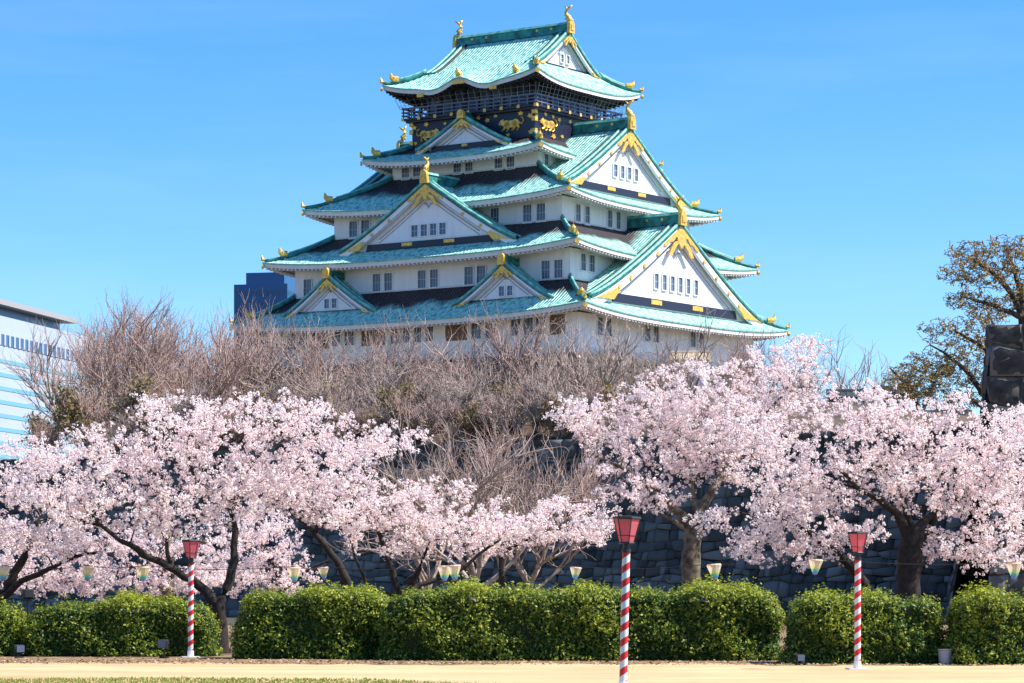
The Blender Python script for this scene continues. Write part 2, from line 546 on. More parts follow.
# ================================================================== STONE WALLS
def stone_face(rng, p0, p1, nrm, z0, z1, batter, sw, sh, tintpow=1.6, depth=0.10, VQ=None, rough=0):
    """courses of irregular stones on a battered face; p0->p1 the top line in plan, nrm the outward direction"""
    V, Q, T = VQ
    base = sum(len(v) for v in V)
    L = math.hypot(p1[0] - p0[0], p1[1] - p0[1])
    ux, uy = (p1[0] - p0[0]) / L, (p1[1] - p0[1]) / L
    H = z1 - z0
    nr = max(2, int(round(H / sh)))
    zl = np.linspace(0, H, nr + 1)
    zl[1:-1] += rng.normal(0, sh * 0.17, nr - 1)
    ph = rng.uniform(0, 6, (nr + 1, 3))

    def yline(r, u):
        if r == 0 or r == nr:
            return zl[r]
        return zl[r] + sh * 0.20 * math.sin(u / sw * 1.1 + ph[r, 0]) + sh * 0.10 * math.sin(u / sw * 2.7 + ph[r, 1])

    def P(u, w, out):
        f = 1 - w / H
        o = batter * f ** 1.5 + out
        return (p0[0] + ux * u + nrm[0] * o, p0[1] + uy * u + nrm[1] * o, z0 + w)
    for r in range(nr):
        u = -rng.uniform(0, sw)
        while u < L:
            w_ = sw * rng.uniform(0.45, 1.9)
            if rng.random() < 0.12:
                w_ *= 0.5
            ua, ub = max(u, 0), min(u + w_, L)
            u += w_
            if ub - ua < 0.08:
                continue
            j = lambda s: rng.normal(0, s)
            sk0, sk1 = j(sw * .08), j(sw * .08)
            c = [(ua, yline(r, ua)), (ub, yline(r, ub)), (ub + sk1, yline(r + 1, ub)), (ua + sk0, yline(r + 1, ua))]
            mx_, my_ = sum(a for a, b in c) / 4, sum(b for a, b in c) / 4
            ins = 0.045 / min(sw, sh) + 0.09
            bul = depth * rng.uniform(0.5, 1.4)
            tl = [j(depth * (.25 if sw < 1.2 else .10)) for _ in range(4)]
            back = [P(a, b, -0.02) for a, b in c]
            front = [P(a + (mx_ - a) * ins, b + (my_ - b) * ins, bul + tl[k]) for k, (a, b) in enumerate(c)]
            if rough:
                m = rough
                gv, gq = [], []
                for a_ in range(m + 1):
                    for b_ in range(m + 1):
                        fa, fb = a_ / m, b_ / m
                        q0 = [front[0][k] * (1 - fa) * (1 - fb) + front[1][k] * fa * (1 - fb) + front[2][k] * fa * fb + front[3][k] * (1 - fa) * fb for k in range(3)]
                        e_ = 0.05 if 0 < a_ < m and 0 < b_ < m else 0.0
                        o_ = e_ * 1.1 + rng.normal(0, .03)
                        gv.append((q0[0] + nrm[0] * o_ + ux * rng.normal(0, .03), q0[1] + nrm[1] * o_ + uy * rng.normal(0, .03), q0[2] + rng.normal(0, .03)))
                for a_ in range(m):
                    for b_ in range(m):
                        i_ = a_ * (m + 1) + b_
                        gq.append((i_, i_ + m + 1, i_ + m + 2, i_ + 1))
                V.append(np.array(gv))
                Q.append(np.array(gq) + base)
                base += len(gv)
                T.extend([rng.random() ** tintpow] * len(gq))
            V.append(np.array(back + front))
            Q.append(np.array([(4, 5, 6, 7), (0, 1, 5, 4), (1, 2, 6, 5), (2, 3, 7, 6), (3, 0, 4, 7)]) + base)
            base += 8
            T.extend([rng.random() ** tintpow] * 5)
    # dark joint face behind the stones
    m = 12
    for i in range(m):
        wa, wb = H * i / m, H * (i + 1) / m
        V.append(np.array([P(0, wa, -0.05), P(L, wa, -0.05), P(L, wb, -0.05), P(0, wb, -0.05)]))
        Q.append(np.array([(0, 1, 2, 3)]) + base)
        base += 4
        T.append(-1.0)


def stone_object(name, VQ, mats):
    V, Q, T = VQ
    T = np.array(T)
    return link(bpy.data.objects.new(name, np_mesh(name, np.concatenate(V), np.concatenate(Q), mats, tint=np.clip(T, 0, 1), mi=(T < 0).astype(int))))


rng = np.random.default_rng(21)
VQ = ([], [], [])
stone_face(rng, (WP[0] - ca * 110, WP[1] + sa * 110), (WP[0] + ca * 60, WP[1] - sa * 60), (-sa, -ca), 0.0, TH, 2.2, 0.62, 0.46, depth=.13, VQ=VQ)
tag(stone_object('moat_wall', VQ, [M['stone'], M['joint']]), 'long dark wall of rough grey stones behind the cherry trunks', 'stone wall')

# high bastion of huge stones at the right edge
rng = np.random.default_rng(4)
VQ = ([], [], [])
bx, by = at(990, 325, 131)[0], 131.0
ZB_ = at(990, 325, 131)[2]
stone_face(rng, (bx, by), (bx + 22, by - 4.5), (-0.2, -0.98), 0.0, ZB_, 2.0, 1.45, 1.12, depth=0.16, VQ=VQ, rough=5)
stone_face(rng, (bx + 4, by + 18), (bx, by), (-0.975, 0.22), 0.0, ZB_, 2.0, 1.45, 1.12, depth=0.16, VQ=VQ, rough=5)
bz = stone_object('stone_bastion', VQ, [M['block'], M['joint']])
tag(bz, 'tall battered wall corner of huge dark stone blocks at the right edge', 'stone wall')
g = MB()
g.add([(bx, by, ZB_ - .02), (bx + 22, by - 4.5, ZB_ - .02), (bx + 26, by + 13.5, ZB_ - .02), (bx + 4, by + 18, ZB_ - .02)], [(0, 1, 2, 3)])
g.build('fill_top', M['stone'], bz)

# ================================================================== THE CASTLE
CX, CD, TH0 = 0.106, 350.0, R(35.0)
ZC = 9.5
castle = empty('castle', (CX, CD, ZC), 'white five tiered castle tower with green copper roofs and gold ornaments', 'castle', rz=-TH0)


def cb(mb, name, mats, parent=None, smooth=False):
    """build a castle mesh; all its coordinates are castle-local with absolute heights"""
    return mb.build(name, mats, parent or castle, smooth, ZC)


EX = [(25.48, 22.56, 33.26), (22.69, 20.02, 40.72), (19.39, 16.58, 47.21), (13.05, 13.02, 53.15), (11.31, 11.27, 62.16)]
LIFT = [0.95, 0.9, 0.9, 0.8, 1.15]
EV = [(x, y, z - l) for (x, y, z), l in zip(EX, LIFT)]       # mid-eave heights
WL = [(22.35, 19.31), (19.91, 17.2), (16.59, 13.85), (10.66, 10.04), (8.96, 8.36)]
ZBOT = [27.85, 36.4, 43.6, 50.75, 54.6]                       # where each storey's wall leaves the roof below


def rect_ring(ex, ey, nu):
    """points round a rectangle with the side parameter: list of (x, y, u, side)"""
    P = []
    for s, (a, b) in enumerate((((-ex, -ey), (ex, -ey)), ((ex, -ey), (ex, ey)), ((ex, ey), (-ex, ey)), ((-ex, ey), (-ex, -ey)))):
        for i in range(nu):
            u = i / nu
            P.append((a[0] + (b[0] - a[0]) * u, a[1] + (b[1] - a[1]) * u, u, s))
    return P


def lift_u(u, L):
    return L * abs(2 * u - 1) ** 3.2


def kara(x):
    """the wave in the middle of the top storey's front eave"""
    a = abs(x)
    return (0.95 * (0.5 + 0.5 * math.cos(math.pi * a / 3.3)) if a < 3.3 else 0.0) - 0.22 * math.exp(-((a - 4.3) / 1.2) ** 2)


def roof_tier(i, tx, ty, zt, p=1.22, nu=44, nv=10, bump=None):
    ex, ey, ze = EV[i]
    L = LIFT[i]
    wx, wy = WL[i]
    mb = MB()
    for s in range(4):
        P, UV, T = [], [], []
        c = ((-1, -1), (1, -1), (1, 1), (-1, 1))
        a, b = c[s], c[(s + 1) % 4]
        run = (ey - ty) if s in (0, 2) else (ex - tx)
        for j in range(nv + 1):
            v = j / nv
            hx, hy = ex + (tx - ex) * v, ey + (ty - ey) * v
            r1, r2, r3 = [], [], []
            for k in range(nu + 1):
                u = k / nu
                x = hx * (a[0] + (b[0] - a[0]) * u)
                y = hy * (a[1] + (b[1] - a[1]) * u)
                z = ze + (zt - ze) * v ** p + lift_u(u, L) * (1 - v) ** 1.6
                if bump and s in (0, 2):
                    z += bump(x) * (1 - v) ** 1.0
                r1.append((x, y, z))
                r2.append(((x if s in (0, 2) else y) + 100, v * run + 50))
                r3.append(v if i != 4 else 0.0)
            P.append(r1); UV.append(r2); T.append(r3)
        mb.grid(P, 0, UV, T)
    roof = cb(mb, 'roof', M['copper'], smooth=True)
    # eave edge: thin copper lip, white fascia, soffit running back to the wall
    sf = MB()
    nu2 = 44

    def ring(hx, hy, dz, ls=1.0):
        out = []
        for x, y, u, s in rect_ring(hx, hy, nu2):
            z = ze + dz + lift_u(u, L) * ls
            if bump and s in (0, 2):
                z += bump(x * ex / hx) * ls
            out.append((x, y, z))
        return out

    def band(A, B, mi):
        n = len(A)
        sf.add(A + B, [(k, (k + 1) % n, (k + 1) % n + n, k + n) for k in range(n)], mi)
    lip0, lip1 = ring(ex, ey, 0.0), ring(ex, ey, -0.14)
    f0, f1 = ring(ex - .10, ey - .10, -0.14), ring(ex - .12, ey - .12, -0.60)
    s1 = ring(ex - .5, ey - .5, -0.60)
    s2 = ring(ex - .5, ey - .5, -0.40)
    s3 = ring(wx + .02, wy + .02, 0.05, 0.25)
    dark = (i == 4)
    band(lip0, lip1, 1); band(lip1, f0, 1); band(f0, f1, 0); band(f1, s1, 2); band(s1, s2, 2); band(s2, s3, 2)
    # rafter ends give the fascia its toothed lower edge
    for s in (0, 1, 2, 3):
        ln, fx = (ex, ey) if s in (0, 2) else (ey, ex)
        nn_ = int(2 * ln / 0.62)
        for k in range(1, nn_):
            t = -ln + 2 * ln * k / nn_
            u = (t + ln) / (2 * ln)
            z = ze - 0.69 + lift_u(u, L) * 0.985
            if bump and s in (0, 2):
                z += bump(t)
            q = fx - 0.62
            if s == 0: c, hh = (t, -q, z), (.12, .42, .09)
            elif s == 2: c, hh = (t, q, z), (.12, .42, .09)
            elif s == 1: c, hh = (q, t, z), (.42, .12, .09)
            else: c, hh = (-q, t, z), (.42, .12, .09)
            sf.box(c, hh, 0, 2 if dark else 0)
    cb(sf, 'eave', [M['fascia'], M['verge'], M['darkwood'] if dark else M['soffit']], roof)
    # hip ridges with gilt ends
    for sx, sy in ((-1, -1), (1, -1), (1, 1), (-1, 1)):
        hm = MB()
        pts = []
        for k in range(15):
            v = 0.03 + 0.97 * k / 14
            pts.append((sx * (ex + (tx - ex) * v), sy * (ey + (ty - ey) * v),
                        ze + (zt - ze) * v ** p + L * (1 - v) ** 1.6 + 0.16 + (0.10 if v > 0.30 else 0)))
        hm.tube(pts, [0.30 if k > 4 else 0.22 for k in range(15)], 8, 0)
        hm.tube([(x, y, z + .27) for x, y, z in pts[5:]], 0.16, 6, 1)
        cb(hm, 'hip_ridge', [M['ridge'], M['verge']], roof, True)
        d = Vector((sx, sy, 0)).normalized()
        a = Vector(pts[0]) + Vector((0, 0, .18))
        b = Vector(pts[4]) + Vector((0, 0, .30))
        for tp, tr_, nn_ in (([a - d * .1, a + d * .25, a + d * .36 + Vector((0, 0, .5))], [.22, .24, .08], 6),
                             ([b - d * .35, b + d * .25, b + d * .5 + Vector((0, 0, .25)), b + d * .62 + Vector((0, 0, .75))], [.38, .44, .3, .1], 7),
                             ([a + d * .1 + Vector((0, 0, -.85)), a + d * .34 + Vector((0, 0, -.85))], [.28, .28], 8)):
            om = MB()
            om.tube(tp, tr_, nn_)
            cb(om, 'gold_fitting', M['gold'], roof)
    return roof


# frames of the four sides: (lateral, outward, height) -> castle coordinates
def frame(side, c=0.0):
    if side == 'front': return lambda t, o, z: (c + t, -o, z)
    if side == 'right': return lambda t, o, z: (o, c + t, z)
    if side == 'left': return lambda t, o, z: (-o, c - t, z)
    return lambda t, o, z: (c - t, o, z)


def window_mb(mb, fr, t, z, w, h, o, bars=2, depth=0.18):
    """frame standing proud of the wall, glass set back inside it, thin bars"""
    e = 0.09

    def bx(t0, t1, z0, z1, o0, o1, mi):
        mb.prism([(t0, z0), (t1, z0), (t1, z1), (t0, z1)], fr, o0, o1, mi)
    bx(t - w / 2, t + w / 2, z - h / 2, z + h / 2, o + .004, o + .03, 0)
    bx(t - w / 2 - e, t - w / 2, z - h / 2 - e, z + h / 2 + e, o, o + depth, 1)
    bx(t + w / 2, t + w / 2 + e, z - h / 2 - e, z + h / 2 + e, o, o + depth, 1)
    bx(t - w / 2, t + w / 2, z + h / 2, z + h / 2 + e, o, o + depth, 1)
    bx(t - w / 2, t + w / 2, z - h / 2 - e, z - h / 2, o, o + depth, 1)
    for k in range(bars):
        q = t - w / 2 + w * (k + 1) / (bars + 1)
        bx(q - .035, q + .035, z - h / 2, z + h / 2, o + .03, o + .06, 2)
    bx(t - w / 2, t + w / 2, z - .03, z + .03, o + .03, o + .055, 2)


def finial(mb, fr, o, z, hgt, lean=-1):
    """gilt dolphin-like fish: thick head at the ridge, body curling up, forked tail and fins"""
    s = hgt / 2.0
    path = [(0.30, 0.0), (0.36, 0.28), (0.22, 0.60), (-0.04, 0.90), (-0.16, 1.20), (-0.02, 1.5)]
    rd = [0.30, 0.37, 0.33, 0.25, 0.17, 0.11]
    mb.tube([fr(0, o - lean * a * s, z + b * s) for a, b in path], [r * s for r in rd], 8, 0)
    for sg in (-1, 1):
        mb.prism([(0.0, 1.40), (0.16 * sg + .12, 1.52), (0.55 * sg + 0.2, 1.95), (0.08 * sg + .08, 1.78)][::sg],
                 lambda a, d, b: fr(d, o - lean * (a) * s, z + b * s), -.09 * s, .09 * s)
    for q, (a, b) in enumerate(((-0.32, .45), (-.36, .8), (-.3, 1.1))):
        mb.prism([(a + .2, b - .12), (a, b + .1), (a + .25, b + .14)], lambda x, d, y: fr(d, o - lean * x * s, z + y * s), -.07 * s, .07 * s)
    mb.prism([(.45, .0), (.75, .12), (.8, .35), (.5, .3)], lambda x, d, y: fr(d, o - lean * x * s, z + y * s), -.14 * s, .14 * s)


def gable(side, c, of, ob, w, zb, za, p=1.22, wins=0, win=(0.8, 1.3, 1.45), winz=0.22, ridge_h=1.0, fin=0.0, detail=True,
          studs=(0.3, 0.46, 0.62), plates=2, beam=True, verges=4, shel=0.0):
    fr = frame(side, c)
    H = za - zb

    def pr(t):
        q = 1 - min(abs(t) / w, 1.0)
        return zb + H * q ** p
    mb = MB()
    N = 28
    ts = [w * (-1 + 2 * k / N) for k in range(N + 1)]
    os_ = [of, of - (of - ob) * 0.35, of - (of - ob) * 0.7, ob]
    P = [[fr(t, o, pr(t)) for t in ts] for o in os_]
    arc = lambda t: abs(t) * math.sqrt(1 + (H / w) ** 2)
    UV = [[(o + 200, arc(t) + 20) for t in ts] for o in os_]
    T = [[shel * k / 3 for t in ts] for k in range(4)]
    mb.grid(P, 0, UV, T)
    g = None
    # white gable wall
    gw = MB()
    ow = of - 0.85
    poly = [(t, pr(t) - 0.35) for t in ts if pr(t) - .35 > zb + 0.05]
    poly = [(poly[0][0], zb - 0.3)] + poly + [(poly[-1][0], zb - 0.3)]
    gw.prism(poly, fr, ow, ow - 0.5)
    g = cb(gw, 'gable', M['plaster'])
    gr = cb(mb, 'gable_roof', M['copper'], g, True)
    # thickness of the roof edge
    bwid = max(0.55, H * 0.135)
    bb = MB()
    up = [(t, pr(t) - 0.16) for t in ts]
    lo = [(t, pr(t) - 0.16 - bwid * (1.0 - 0.25 * (1 - abs(t) / w))) for t in ts]
    for k in range(N):
        q = [lo[k], lo[k + 1], up[k + 1], up[k]]
        bb.prism(q, fr, of - 0.12, of - 0.42, 0)
        q = [(up[k][0], up[k][1] - .02), (up[k + 1][0], up[k + 1][1] - .02), (up[k + 1][0], up[k + 1][1] + .155), (up[k][0], up[k][1] + .155)]
        bb.prism(q, fr, of + 0.0, of - 0.5, 1)
        q = [(lo[k][0], up[k][1] - .11), (lo[k + 1][0], up[k + 1][1] - .11), (lo[k + 1][0], up[k + 1][1] - .02), (lo[k][0], up[k][1] - .02)]
        bb.prism(q, fr, of - 0.08, of - 0.30, 2)
        q = [(lo[k][0], lo[k][1]), (lo[k + 1][0], lo[k + 1][1]), (lo[k + 1][0], lo[k + 1][1] + .09), (lo[k][0], lo[k][1] + .09)]
        bb.prism(q, fr, of - 0.08, of - 0.13, 3)
    cb(bb, 'bargeboard', [M['plaster'], M['ridge'], M['wood'], M['moulding']], g)
    # verge ridges following the slope; dark tubes between paint in the gaps' darkness
    for k in range(verges):
        vm = MB()
        o = of - 0.22 - 0.46 * k
        vm.tube([fr(t, o, pr(t) + (.16 if k % 2 == 0 else .04)) for t in ts[:N // 2 + 1]], .21, 6, 0)
        vm.tube([fr(t, o, pr(t) + (.16 if k % 2 == 0 else .04)) for t in ts[N // 2:]], .21, 6, 0)
        cb(vm, 'verge_ridge_or_gap', M['verge'] if k % 2 == 0 else M['darkwood'], g, True)
    # ridge beam
    rm = MB()
    rh = ridge_h
    rm.prism([(-.30, za - .1), (.30, za - .1), (.26, za + rh * .8), (-.26, za + rh * .8)], fr, of - 0.1, ob, 0)
    rm.prism([(-.38, za + rh * .8), (.38, za + rh * .8), (.2, za + rh * 1.08), (-.2, za + rh * 1.08)], fr, of - 0.1, ob, 1)
    ln = of - ob
    for k in range(1, int(ln / 2.2)):
        for sg in (-1, 1):
            o = of - 0.4 - 2.1 * k
            rm.prism([(o - .14, za + rh * .38), (o + .14, za + rh * .38), (o + .14, za + rh * .62), (o - .14, za + rh * .62)],
                     lambda a, d, b: fr(d, a, b), sg * .27, sg * .34, 2)
    cb(rm, 'ridge', [M['ridge'], M['verge'], M['gold']], g)
    # gilt ridge-end tile and fish
    em = MB()
    k = max(.5, ridge_h * .55)
    em.prism([(-k, za - .25), (k, za - .25), (k * .85, za + rh * .9), (k * .4, za + rh * 1.25), (-k * .4, za + rh * 1.25), (-k * .85, za + rh * .9)], fr, of - 0.1, of + 0.32, 0)
    em.prism([(-k * .5, za + .1), (k * .5, za + .1), (k * .5, za + rh * .7), (-k * .5, za + rh * .7)], fr, of + .32, of + .42, 1)
    cb(em, 'ridge_end', [M['gold'], M['gold']], g)
    if fin:
        fm = MB()
        finial(fm, fr, of - 0.45, za + rh * 1.0, fin)
        cb(fm, 'fish_finial', M['gold'], g, True)
    if not detail:
        return g
    # inner mouldings of the gable wall
    im = MB()
    for off, r in ((bwid * 1.0 + .55, .05), (bwid * 1.0 + .95, .04)):
        pts = [fr(t, ow + .06, pr(t) - off) for t in ts if pr(t) - off > zb + H * .10]
        if len(pts) > 3:
            im.tube(pts, r, 5)
    # carved white pendant below the gilt one
    zc_ = za - H * 0.37
    im.tube([fr(a * H * .04, ow + .10, zc_ + b * H * .04) for a, b in ((-2.2, 1.0), (-1.4, .5), (-.9, .9), (-.6, .0), (0, -1.0), (.6, 0), (.9, .9), (1.4, .5), (2.2, 1.0))], .06, 5)
    cb(im, 'moulding', M['moulding'], g)
    # gilt apex ornament, arms along the boards with prongs
    om = MB()
    k = w * 0.20
    th = bwid * 0.5
    oo = of - 0.02
    for sg in (-1, 1):
        arm = []
        m = 6
        for q in range(m + 1):
            t = k * q / m
            arm.append((sg * t, pr(t) - .22 - bwid * .12))
        low = []
        for q in range(m, -1, -1):
            t = k * q / m
            low.append((sg * t, pr(t) - .22 - bwid * .12 - th * (1.0 + (0.5 if q % 2 else 0.0)) * (1 - .55 * q / m)))
        om.prism(arm + low, fr, oo - .12, oo + .05)
        om.prism([(sg * .05, za - H * .05 - bwid), (sg * k * .42, pr(k * .42) - bwid * 1.0), (sg * k * .72, pr(k * .72) - bwid * 1.55), (sg * k * .55, pr(k * .55) - bwid * 1.95),
                  (sg * k * .36, pr(k * .36) - bwid * 1.62)], fr, oo - .12, oo + .03)
    om.prism([(-k * .16, za - bwid * .7), (k * .16, za - bwid * .7), (k * .26, za - bwid * 1.5), (0, za - bwid * 2.2), (-k * .26, za - bwid * 1.5)], fr, oo - .1, oo + .06)
    cb(om, 'apex_ornament', M['gold'], g)
    # gilt feet of the bargeboards
    for sg in (-1, 1):
        fm = MB()
        ta, tb, tm = w * .73, w * .985, w * .76
        top = [(sg * (ta + (tb - ta) * q / 5), pr(ta + (tb - ta) * q / 5) - .30 - bwid * .30 * (1 - q / 5)) for q in range(6)]
        fm.prism(top + [(sg * w * .93, zb - .02), (sg * tm, zb - .02), (sg * (ta - .01 * w), zb + H * .07), (sg * w * .685, zb + H * .095)], fr, oo - .12, oo + .04)
        cb(fm, 'gold_foot', M['gold'], g)
    for q in studs:
        for sg in (-1, 1):
            sm = MB()
            r = max(.16, bwid * .19)
            zc = pr(w * q) - .2 - bwid * .5
            sm.prism([(sg * w * q + r * math.cos(a * math.pi / 4), zc + r * math.sin(a * math.pi / 4)) for a in range(8)], fr, oo - .14, oo + .06)
            cb(sm, 'gold_stud', M['gold'], g)
    if beam:
        bm = MB()
        bh = max(.45, H * .085)
        bm.prism([(-w * .72, zb - .15), (w * .72, zb - .15), (w * .70, zb + bh), (-w * .70, zb + bh)], fr, ow + .03, ow + .22, 0)
        for q in range(plates):
            t = 0 if plates == 1 else w * (-.24 + .48 * q / (plates - 1))
            pw = max(.35, w * .06)
            bm.prism([(t - pw, zb + bh * .22), (t + pw, zb + bh * .22), (t + pw, zb + bh * .85), (t - pw, zb + bh * .85)], fr, ow + .22, ow + .28, 1)
        cb(bm, 'beam', [M['black'], M['gold']], g)
    for q in range(wins):
        wm = MB()
        window_mb(wm, fr, (q - (wins - 1) / 2) * win[2], zb + H * winz + win[1] / 2, win[0], win[1], ow + .002, 1)
        cb(wm, 'gable_window', [M['glass'], M['plaster'], M['lattice']], g)
    return g


# ---- walls and windows
def storey(i, z1, m='plaster'):
    wx, wy = WL[i]
    mb = MB()
    z0 = ZBOT[i] - (0.6 if i else 0.0)
    mb.box((0, 0, (z0 + z1) / 2), (wx, wy, (z1 - z0) / 2))
    if i == 0:                              # flared foot of the lowest wall
        for z, o in ((z0 + .25, .12), (z0 + .62, .06)):
            mb.box((0, 0, z), (wx + o, wy + o, .2), 0, 1)
    elif m == 'plaster':
        mb.box((0, 0, ZBOT[i] + .10), (wx + .05, wy + .05, .10), 0, 1)
    return cb(mb, 'wall', [M[m], M['fascia']])


walls = [storey(0, EV[0][2] + .1), storey(1, EV[1][2] + .1), storey(2, EV[2][2] + .1), storey(3, EV[3][2] + .1)]
WIN = {
    3: [(-6.9, 51.4, 1.1, 1.45), (-8.6, 51.4, 1.1, 1.45), (-.93, 51.4, 1.1, 1.45), (.78, 51.4, 1.1, 1.45), (5.05, 51.4, 1.1, 1.45), (6.76, 51.4, 1.1, 1.45)],
    2: [(-13.57, 44.6, 1.2, 2.05), (-11.75, 44.6, 1.2, 2.05), (11.8, 44.65, 1.2, 2.05), (13.7, 44.65, 1.2, 2.05), (-7.2, 44.6, 1.2, 2.05), (7.2, 44.6, 1.2, 2.05)],
    1: [(-17.9, 37.6, 1.15, 2.05), (-7.46, 37.6, 1.15, 2.05), (-5.75, 37.6, 1.15, 2.05), (-.81, 37.6, 1.15, 2.05), (.95, 37.6, 1.15, 2.05), (5.94, 37.6, 1.2, 2.05),
        (7.69, 37.6, 1.2, 2.05), (16.64, 37.6, 1.15, 2.05), (18.38, 37.6, 1.15, 2.05)],
    0: [(-18.6, 31.1, 1.3, 2.0), (-16.9, 31.1, 1.3, 2.0), (-11.87, 31.2, 1.3, 2.0), (-9.9, 31.2, 1.4, 2.0), (-3.15, 31.1, 1.25, 2.0), (-1.48, 31.1, 1.0, 2.0), (.16, 31.1, 1.1, 2.0), (1.85, 31.1, 1.15, 2.0),
        (8.5, 31.1, 1.4, 2.1), (10.5, 31.1, 1.4, 2.1), (14.0, 31.1, 1.35, 1.9), (15.7, 31.1, 1.35, 1.9), (17.4, 31.1, 1.35, 1.9)],
}
WINR = {2: [(-10.81, 44.66, 1.0, 2.1), (-8.89, 44.63, 1.0, 2.1), (-4.12, 44.67, 1.05, 2.1), (-2.27, 44.68, 1.0, 2.1)],
        1: [(-14.71, 38.5, 1.05, 1.9), (-12.97, 38.5, 1.2, 1.9)], 3: [(-8.6, 51.6, .9, 1.3)],
        0: [(-15, 31.1, 1.2, 2.0), (-13.2, 31.1, 1.2, 2.0), (-5, 31.1, 1.2, 2.0), (-3.2, 31.1, 1.2, 2.0), (5, 31.1, 1.2, 2.0), (6.8, 31.1, 1.2, 2.0)]}
for i, L_ in WIN.items():
    for t, z, w, h in L_:
        mb = MB()
        window_mb(mb, frame('front'), t, z, w, h, WL[i][1], 2)
        cb(mb, 'window', [M['glass'], M['plaster'], M['lattice']], walls[i])
for i, L_ in WINR.items():
    for t, z, w, h in L_:
        mb = MB()
        window_mb(mb, frame('right'), t, z, w, h, WL[i][0], 2)
        cb(mb, 'window', [M['glass'], M['plaster'], M['lattice']], walls[i])
# wooden panels between the lowest windows
for t, w in ((-14.4, 2.6), (-6.4, 3.4), (5.6, 3.0), (19.6, 2.0)):
    mb = MB()
    mb.prism([(t - w / 2, 30.0), (t + w / 2, 30.0), (t + w / 2, 32.2), (t - w / 2, 32.2)], frame('front'), WL[0][1] + .003, WL[0][1] + .09)
    for k in range(int(w / .35)):
        q = t - w / 2 + .2 + k * .35
        mb.prism([(q, 30.0), (q + .05, 30.0), (q + .05, 32.2), (q, 32.2)], frame('front'), WL[0][1] + .09, WL[0][1] + .12)
    cb(mb, 'shutter', M['wood'], walls[0])

# ---- roofs
roof_tier(0, WL[1][0], WL[1][1], ZBOT[1])
roof_tier(1, WL[2][0], WL[2][1], ZBOT[2])
roof_tier(2, WL[3][0], WL[3][1], ZBOT[3])
roof_tier(3, WL[4][0], WL[4][1], ZBOT[4])
roof_tier(4, 8.0, 6.9, 63.7, p=1.2, bump=kara)

# ---- gables
gable('right', 0, 24.0, 16.6, 19.0, 34.1, 44.1, 1.20, wins=6, win=(.85, 1.75, 1.75), winz=.205, ridge_h=1.25, fin=2.0, studs=(.27, .42, .57, .70), shel=.9)
gable('right', 0, 17.0, 8.9, 13.8, 48.0, 55.9, 1.20, wins=4, win=(.8, 1.45, 1.5), winz=.24, ridge_h=1.15, fin=2.1, studs=(.30, .48, .65), shel=.45)
gable('front', 0, 17.85, 11.4, 12.7, 41.5, 48.9, 1.17, wins=4, win=(.95, 1.35, 1.35), winz=.155, ridge_h=1.0, fin=1.9, studs=(.42, .62), shel=.3)
gable('front', 0, 10.6, 8.2, 6.9, 53.85, 57.4, 1.15, wins=0, ridge_h=.6, studs=(), plates=1, verges=2)
for c in (-12.6, 12.7):
    gable('front', c, 20.3, 17.1, 7.1, 33.9, 38.4, 1.2, wins=2, win=(.75, 1.1, 1.15), winz=.18, ridge_h=.8, studs=(), plates=1)
gable('left', 0, 24.0, 16.6, 19.0, 34.1, 44.1, 1.20, detail=False, ridge_h=1.25, fin=2.0)
gable('left', 0, 17.0, 8.9, 13.8, 48.0, 55.9, 1.20, detail=False, ridge_h=1.15, fin=2.1)
# top roof: one ridge running right through
gable('right', 0, 8.35, -0.01, 7.0, 63.55, 68.2, 1.22, wins=2, win=(.6, .95, 1.25), winz=.20, ridge_h=1.05, fin=2.1, studs=(), plates=1)
gable('left', 0, 8.35, 0.01, 7.0, 63.55, 68.2, 1.22, wins=0, ridge_h=1.05, fin=2.1, studs=(), plates=1)
# descending ridges on the front slope of the top roof, gilt ends
for x in (-1.5, 7.2):
    for sy in (-1,):
        mb = MB()
        pts = []
        for k in range(9):
            y = 6.2 + k * .42
            v = max(0, (11.27 - y) / (11.27 - 6.9))
            zz = EV[4][2] + (63.7 - EV[4][2]) * min(v, 1) ** 1.2 + (kara(x) * (1 - v) if v < 1 else 0)
            if v >= 1: zz = 63.55 + 4.65 * (1 - y / 7.0) ** 1.22
            pts.append((x + .5 * k / 8 * (1 if x < 0 else .1), sy * y, zz + .16))
        mb.tube(pts, [.14] * 9, 6, 0)
        e = Vector(pts[-1])
        mb.tube([e + Vector((0, -.1, .0)), e + Vector((0, -.2, .35)), e + Vector((0, -.5, .55)), e + Vector((0, -.55, 1.0))], [.42, .44, .28, .08], 7, 1)
        cb(mb, 'roof_ridge', [M['verge'], M['gold']])
# gilt plates along the top front eave and hanging fittings
for x, w_ in ((-.0, .85), (-5.6, .45), (5.0, .45)):
    mb = MB()
    zz = EV[4][2] + kara(x) - .62
    mb.prism([(x - w_, zz - .2), (x + w_, zz - .2), (x + w_, zz + .2), (x - w_, zz + .2)], frame('front'), 11.12, 11.35)
    cb(mb, 'gold_plate', M['gold'])

# ---- black upper storeys
DECK = 57.95
mb = MB()
mb.box((0, 0, (54.0 + DECK) / 2), (8.96, 8.36, (DECK - 54.0) / 2))
up_wall = cb(mb, 'black_wall', M['black'])
mb = MB()
mb.box((0, 0, 59.7), (7.6, 7.1, 1.75))
for s in (-1, 1):
    for t in np.linspace(-7.4, 7.4, 9):
        mb.box((t, s * 7.14, 59.7), (.14, .1, 1.74), 0, 1)
    for t in np.linspace(-6.9, 6.9, 8):
        mb.box((s * 7.64, t, 59.7), (.1, .14, 1.74), 0, 1)
cb(mb, 'top_room', [M['glass'], M['black']])
